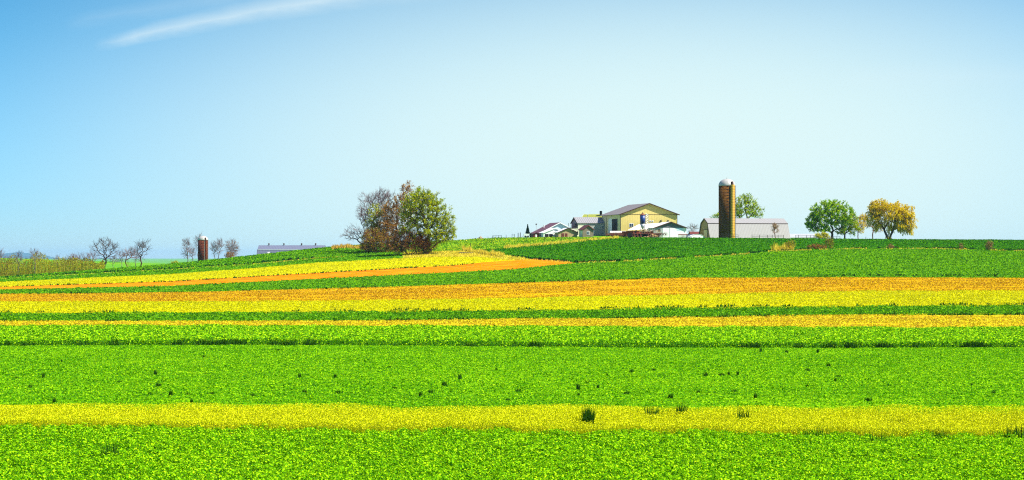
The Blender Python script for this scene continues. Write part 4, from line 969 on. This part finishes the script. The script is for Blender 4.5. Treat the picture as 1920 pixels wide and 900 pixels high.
post(1052.5, dat(1052, 451), 1.4, 'dark post in golden grass below the tan shed', .09)
post(1091.5, dat(1091, 451), 1.8, 'dark post in golden grass below the taupe shed', .09)
post(808, dat(808, 470), 1.1, 'left short post beside the olive tree trunk'); post(811.5, dat(811, 470.5), 1.0, 'right short post beside the olive tree trunk')
post(1623.5, 626, .9, 'lone short post between the thin tree and the willow')
post(318, 830, 2.2, 'thin post on the skyline left of the small silo', .1)
post(660, dat(662, 463), .9, 'short post on the dry grass mound', .1)
# utility pole
p = at(840.5, 640); up = empty('utility_pole', p, 0, 'wooden utility pole rising behind the olive tree', 'pole')
MB().bar((0, 0, -.3), (0, 0, 6.3), .13, .09).build('pole', M_['post'], up); MB().box(-.6, .6, -.06, .06, 5.8, 5.92).build('cross_arm', M_['post'], up)

# stone pile
p = at(901, dat(901, 447.2)); sp = MB()
for i in range(26):
    a = rng.random() * 6.28; rr = rng.random() ** .6 * 1.25; s_ = .22 + .2 * rng.random(); c = Vector((rr * math.cos(a), rr * .6 * math.sin(a), max(.05, (1.2 - rr) * .55)))
    k = len(sp.v); sp.lathe([(s_ * .3, -s_ * .8), (s_, -.2 * s_), (s_ * .8, .5 * s_), (s_ * .2, .85 * s_)], 7, c=tuple(c))
o = sp.build('stone_pile', M_['stone']); o.location = p; tag(o, 'brown pile of field stones on the pasture skyline', 'stone pile')

# farm machinery in the yard
def wagon(u, D, z, wid, label, load, name='farm_wagon', bedm='rust'):
    p = at(u, D); p.z = z; root = empty(name, p, R(rng.uniform(-6, 6)), label, 'wagon', 'machinery parked in the yard'); root.scale = (1.2, 1.2, 1.35)
    MB().box(0, wid, 0, 1.8, .62, .76).box(0, wid, -.05, 0, .76, .95).build('bed', M_[bedm], root)
    for xx in (wid * .18, wid * .82):
        for yy in (-.02, 1.8):
            w_ = MB().wheel((xx, yy, .38), .40, .18).build('wheel', M_['tyre'], root); MB().wheel((xx, yy - .1, .38), .17, .06, k=8).build('rim', M_['rust'], w_)
    MB().bar((0, .9, .5), (-1.1, .9, .35), .05).build('tongue', M_['rust'], root)
    if load == 'tarp':
        MB().prism([(0.1, .77), (1.7, .77), (1.5, 1.2), (.9, 1.42), (.3, 1.2)], .15, wid - .15, 'x').build('tarp', M_['tarp'], root)
    elif load == 'rack':
        b = MB()
        for xx in np.linspace(.1, wid - .1, 5): b.bar((xx, .05, .76), (xx, .05, 1.7), .04)
        b.bar((.1, .05, 1.65), (wid - .1, .05, 1.65), .04).bar((.1, .05, 1.25), (wid - .1, .05, 1.25), .04); b.build('rack', M_['wood'], root)
    elif load == 'box':
        MB().box(.1, wid - .1, .1, 1.7, .765, 1.3).build('box', M_['redpaint'], root)
    return root
def implement(u, D, z, label, kind):
    p = at(u, D); p.z = z; root = empty({'rake': 'hay_rake', 'harrow': 'disc_harrow', 'plough': 'plough', 'spreader': 'manure_spreader', 'tractor': 'tractor'}[kind], p, R(rng.uniform(-8, 8)), label, 'farm machine', 'machinery parked in the yard'); root.scale = (1.35, 1.35, 1.5)
    if kind == 'rake':
        MB().bar((0, 0, .8), (2.2, .3, .9), .06).bar((1.1, .1, .8), (1.1, -1.0, .5), .05).build('frame', M_['rust'], root)
        for k in range(4):
            b = MB(); c = Vector((.2 + k * .6, -.15, .6))
            for a in range(0, 360, 30): b.bar(c, c + Vector((math.cos(R(a)) * .6, 0, math.sin(R(a)) * .6)), .022, k=4)
            b.wheel(c, .14, .06, k=8); b.build('tine_wheel', M_['rust'], root)
    if kind == 'harrow':
        MB().box(0, 2.2, 0, .12, .6, .75).box(0, 2.2, .9, 1.02, .6, .75).box(.2, .32, 0, 1, .62, .74).box(1.9, 2.02, 0, 1, .62, .74).build('frame', M_['redpaint'], root)
        b = MB()
        for k in range(8):
            b.wheel((.14 + k * .27, .05, .3), .3, .03, 'x', 12); b.wheel((.14 + k * .27, .95, .3), .3, .03, 'x', 12)
        b.build('discs', M_['rust'], root)
    if kind == 'plough':
        MB().bar((0, 0, .8), (2.4, .2, .8), .08).bar((.3, 0, .8), (.1, 0, 1.4), .05).build('beam', M_['rust'], root)
        for k in range(3):
            MB().add([(.4 + k * .7, -.1, .8), (.5 + k * .7, -.1, .8), (.75 + k * .7, -.3, .02), (.4 + k * .7, -.25, .1), (.4 + k * .7, 0, .8), (.5 + k * .7, 0, .8), (.75 + k * .7, -.2, .02), (.4 + k * .7, -.15, .1)],
                     [(0, 1, 2, 3), (7, 6, 5, 4), (0, 4, 5, 1), (1, 5, 6, 2), (2, 6, 7, 3), (3, 7, 4, 0)]).build('share', M_['rust'], root)
    if kind == 'spreader':
        MB().prism([(.2, .6), (1.4, .6), (1.6, 1.25), (0, 1.25)], 0, 2.6, 'x').build('box', M_['redpaint'], root)
        for yy in (-.05, 1.6): MB().wheel((1.7, yy, .45), .46, .2).build('wheel', M_['tyre'], root)
        b = MB()
        for a in range(0, 360, 45): b.bar((2.7, .8, .95), (2.7, .8 + .4 * math.cos(R(a)), .95 + .4 * math.sin(R(a))), .03, k=4)
        b.build('beater', M_['rust'], root)
    if kind == 'tractor':
        MB().box(.2, 1.5, .35, .85, .6, 1.15).box(1.4, 2.0, .2, 1.0, .7, 1.0).build('body', M_['redpaint'], root)
        for yy in (0, 1.2): MB().wheel((1.8, yy, .62), .62, .3).build('wheel', M_['tyre'], root)
        for yy in (.2, 1.0): MB().wheel((.4, yy, .32), .32, .18).build('wheel', M_['tyre'], root)
        MB().bar((.8, .6, 1.15), (.8, .6, 1.6), .04).build('exhaust', M_['rust'], root); MB().box(1.55, 1.85, .4, .8, 1.0, 1.5).build('seat', M_['dark'], root)
    return root
implement(1136, 622, 5.85, 'rusty disc harrow at the left end of the machinery row', 'harrow')
wagon(1143, 625, 5.95, 4.4, 'long wagon under a white tarp in front of the barn side door', 'tarp')
implement(1150, 620.5, 5.8, 'rusty rake with spoked tine wheels before the tarp wagon', 'rake')
implement(1166, 621, 5.85, 'faded red spreader right of the tarp covered wagon', 'spreader')
wagon(1172, 626, 5.95, 2.2, 'small red box wagon at the barn corner', 'box')
implement(1192, 622, 5.9, 'old red tractor under the lean-to roof edge', 'tractor')
wagon(1198, 621, 5.85, 3.0, 'rusty rack wagon at the foot of the feed bin', 'rack')
implement(1212, 620.5, 5.8, 'rusty plough beside the split wood heap', 'plough')
implement(1232, 621, 5.8, 'rusty rake at the left corner of the white shed', 'rake')
implement(1272, 622, 5.7, 'disc harrow at the right doors of the white shed', 'harrow')
implement(1158, 624, 5.9, 'rusty harrow behind the red spreader near the barn door', 'harrow')
implement(1179, 623, 5.85, 'old red tractor with exhaust at the left end of the lean-to', 'tractor')
implement(1186, 620.5, 5.8, 'rusty plough lying in front of the lean-to', 'plough')
implement(1203, 623, 5.85, 'red spreader partly behind the rack wagon', 'spreader')
wagon(1219, 624, 5.85, 2.6, 'rack wagon between the feed bin and the wood heap', 'rack')
# split wood heap
wp_ = MB()
for i in range(60):
    a = rng.random() * 3.1; c = Vector((rng.normal() * .9, rng.normal() * .4, 0)); c.z = max(.1, .95 - abs(c.x) * .5) * rng.random()
    d = Vector((math.cos(a), math.sin(a), rng.normal() * .2)) * .4; wp_.bar(c - d, c + d, .11, k=6)
o = wp_.build('wood_heap', M_['wood']); p = at(1224, 621); p.z = 5.95; o.location = p; tag(o, 'heap of split orange wood left of the white shed', 'wood pile')
# culvert in the verge
o = MB(); o.bar((-1.9, 0, .12), (1.9, 0, .12), .28, k=10); o = o.build('culvert_pipe', M_['post']); o.location = spot(874, 475.8); tag(o, 'dark pipe lying in the verge beside the golden grass', 'pipe')

# ------------------------------------------------------------------ haze
hm = bpy.data.materials.new('haze'); hm.use_nodes = True; nt = hm.node_tree; nt.nodes.clear()
ov = N(nt, 'ShaderNodeOutputMaterial'); pv = N(nt, 'ShaderNodeVolumePrincipled')
pv.inputs['Color'].default_value = (.35, .68, 1, 1); pv.inputs['Density'].default_value = 3.2e-5; pv.inputs['Anisotropy'].default_value = 0
nt.links.new(pv.outputs[0], ov.inputs['Volume'])
hz = MB().box(-9000, 9500, -60, 22200, -32, 60).build('haze', hm); tag(hz, 'thin pale blue air over the whole valley', None, None, 'stuff')

print('polys', sum(len(o.data.polygons) for o in COL.objects if o.type == 'MESH'), 'objects', len(COL.objects))
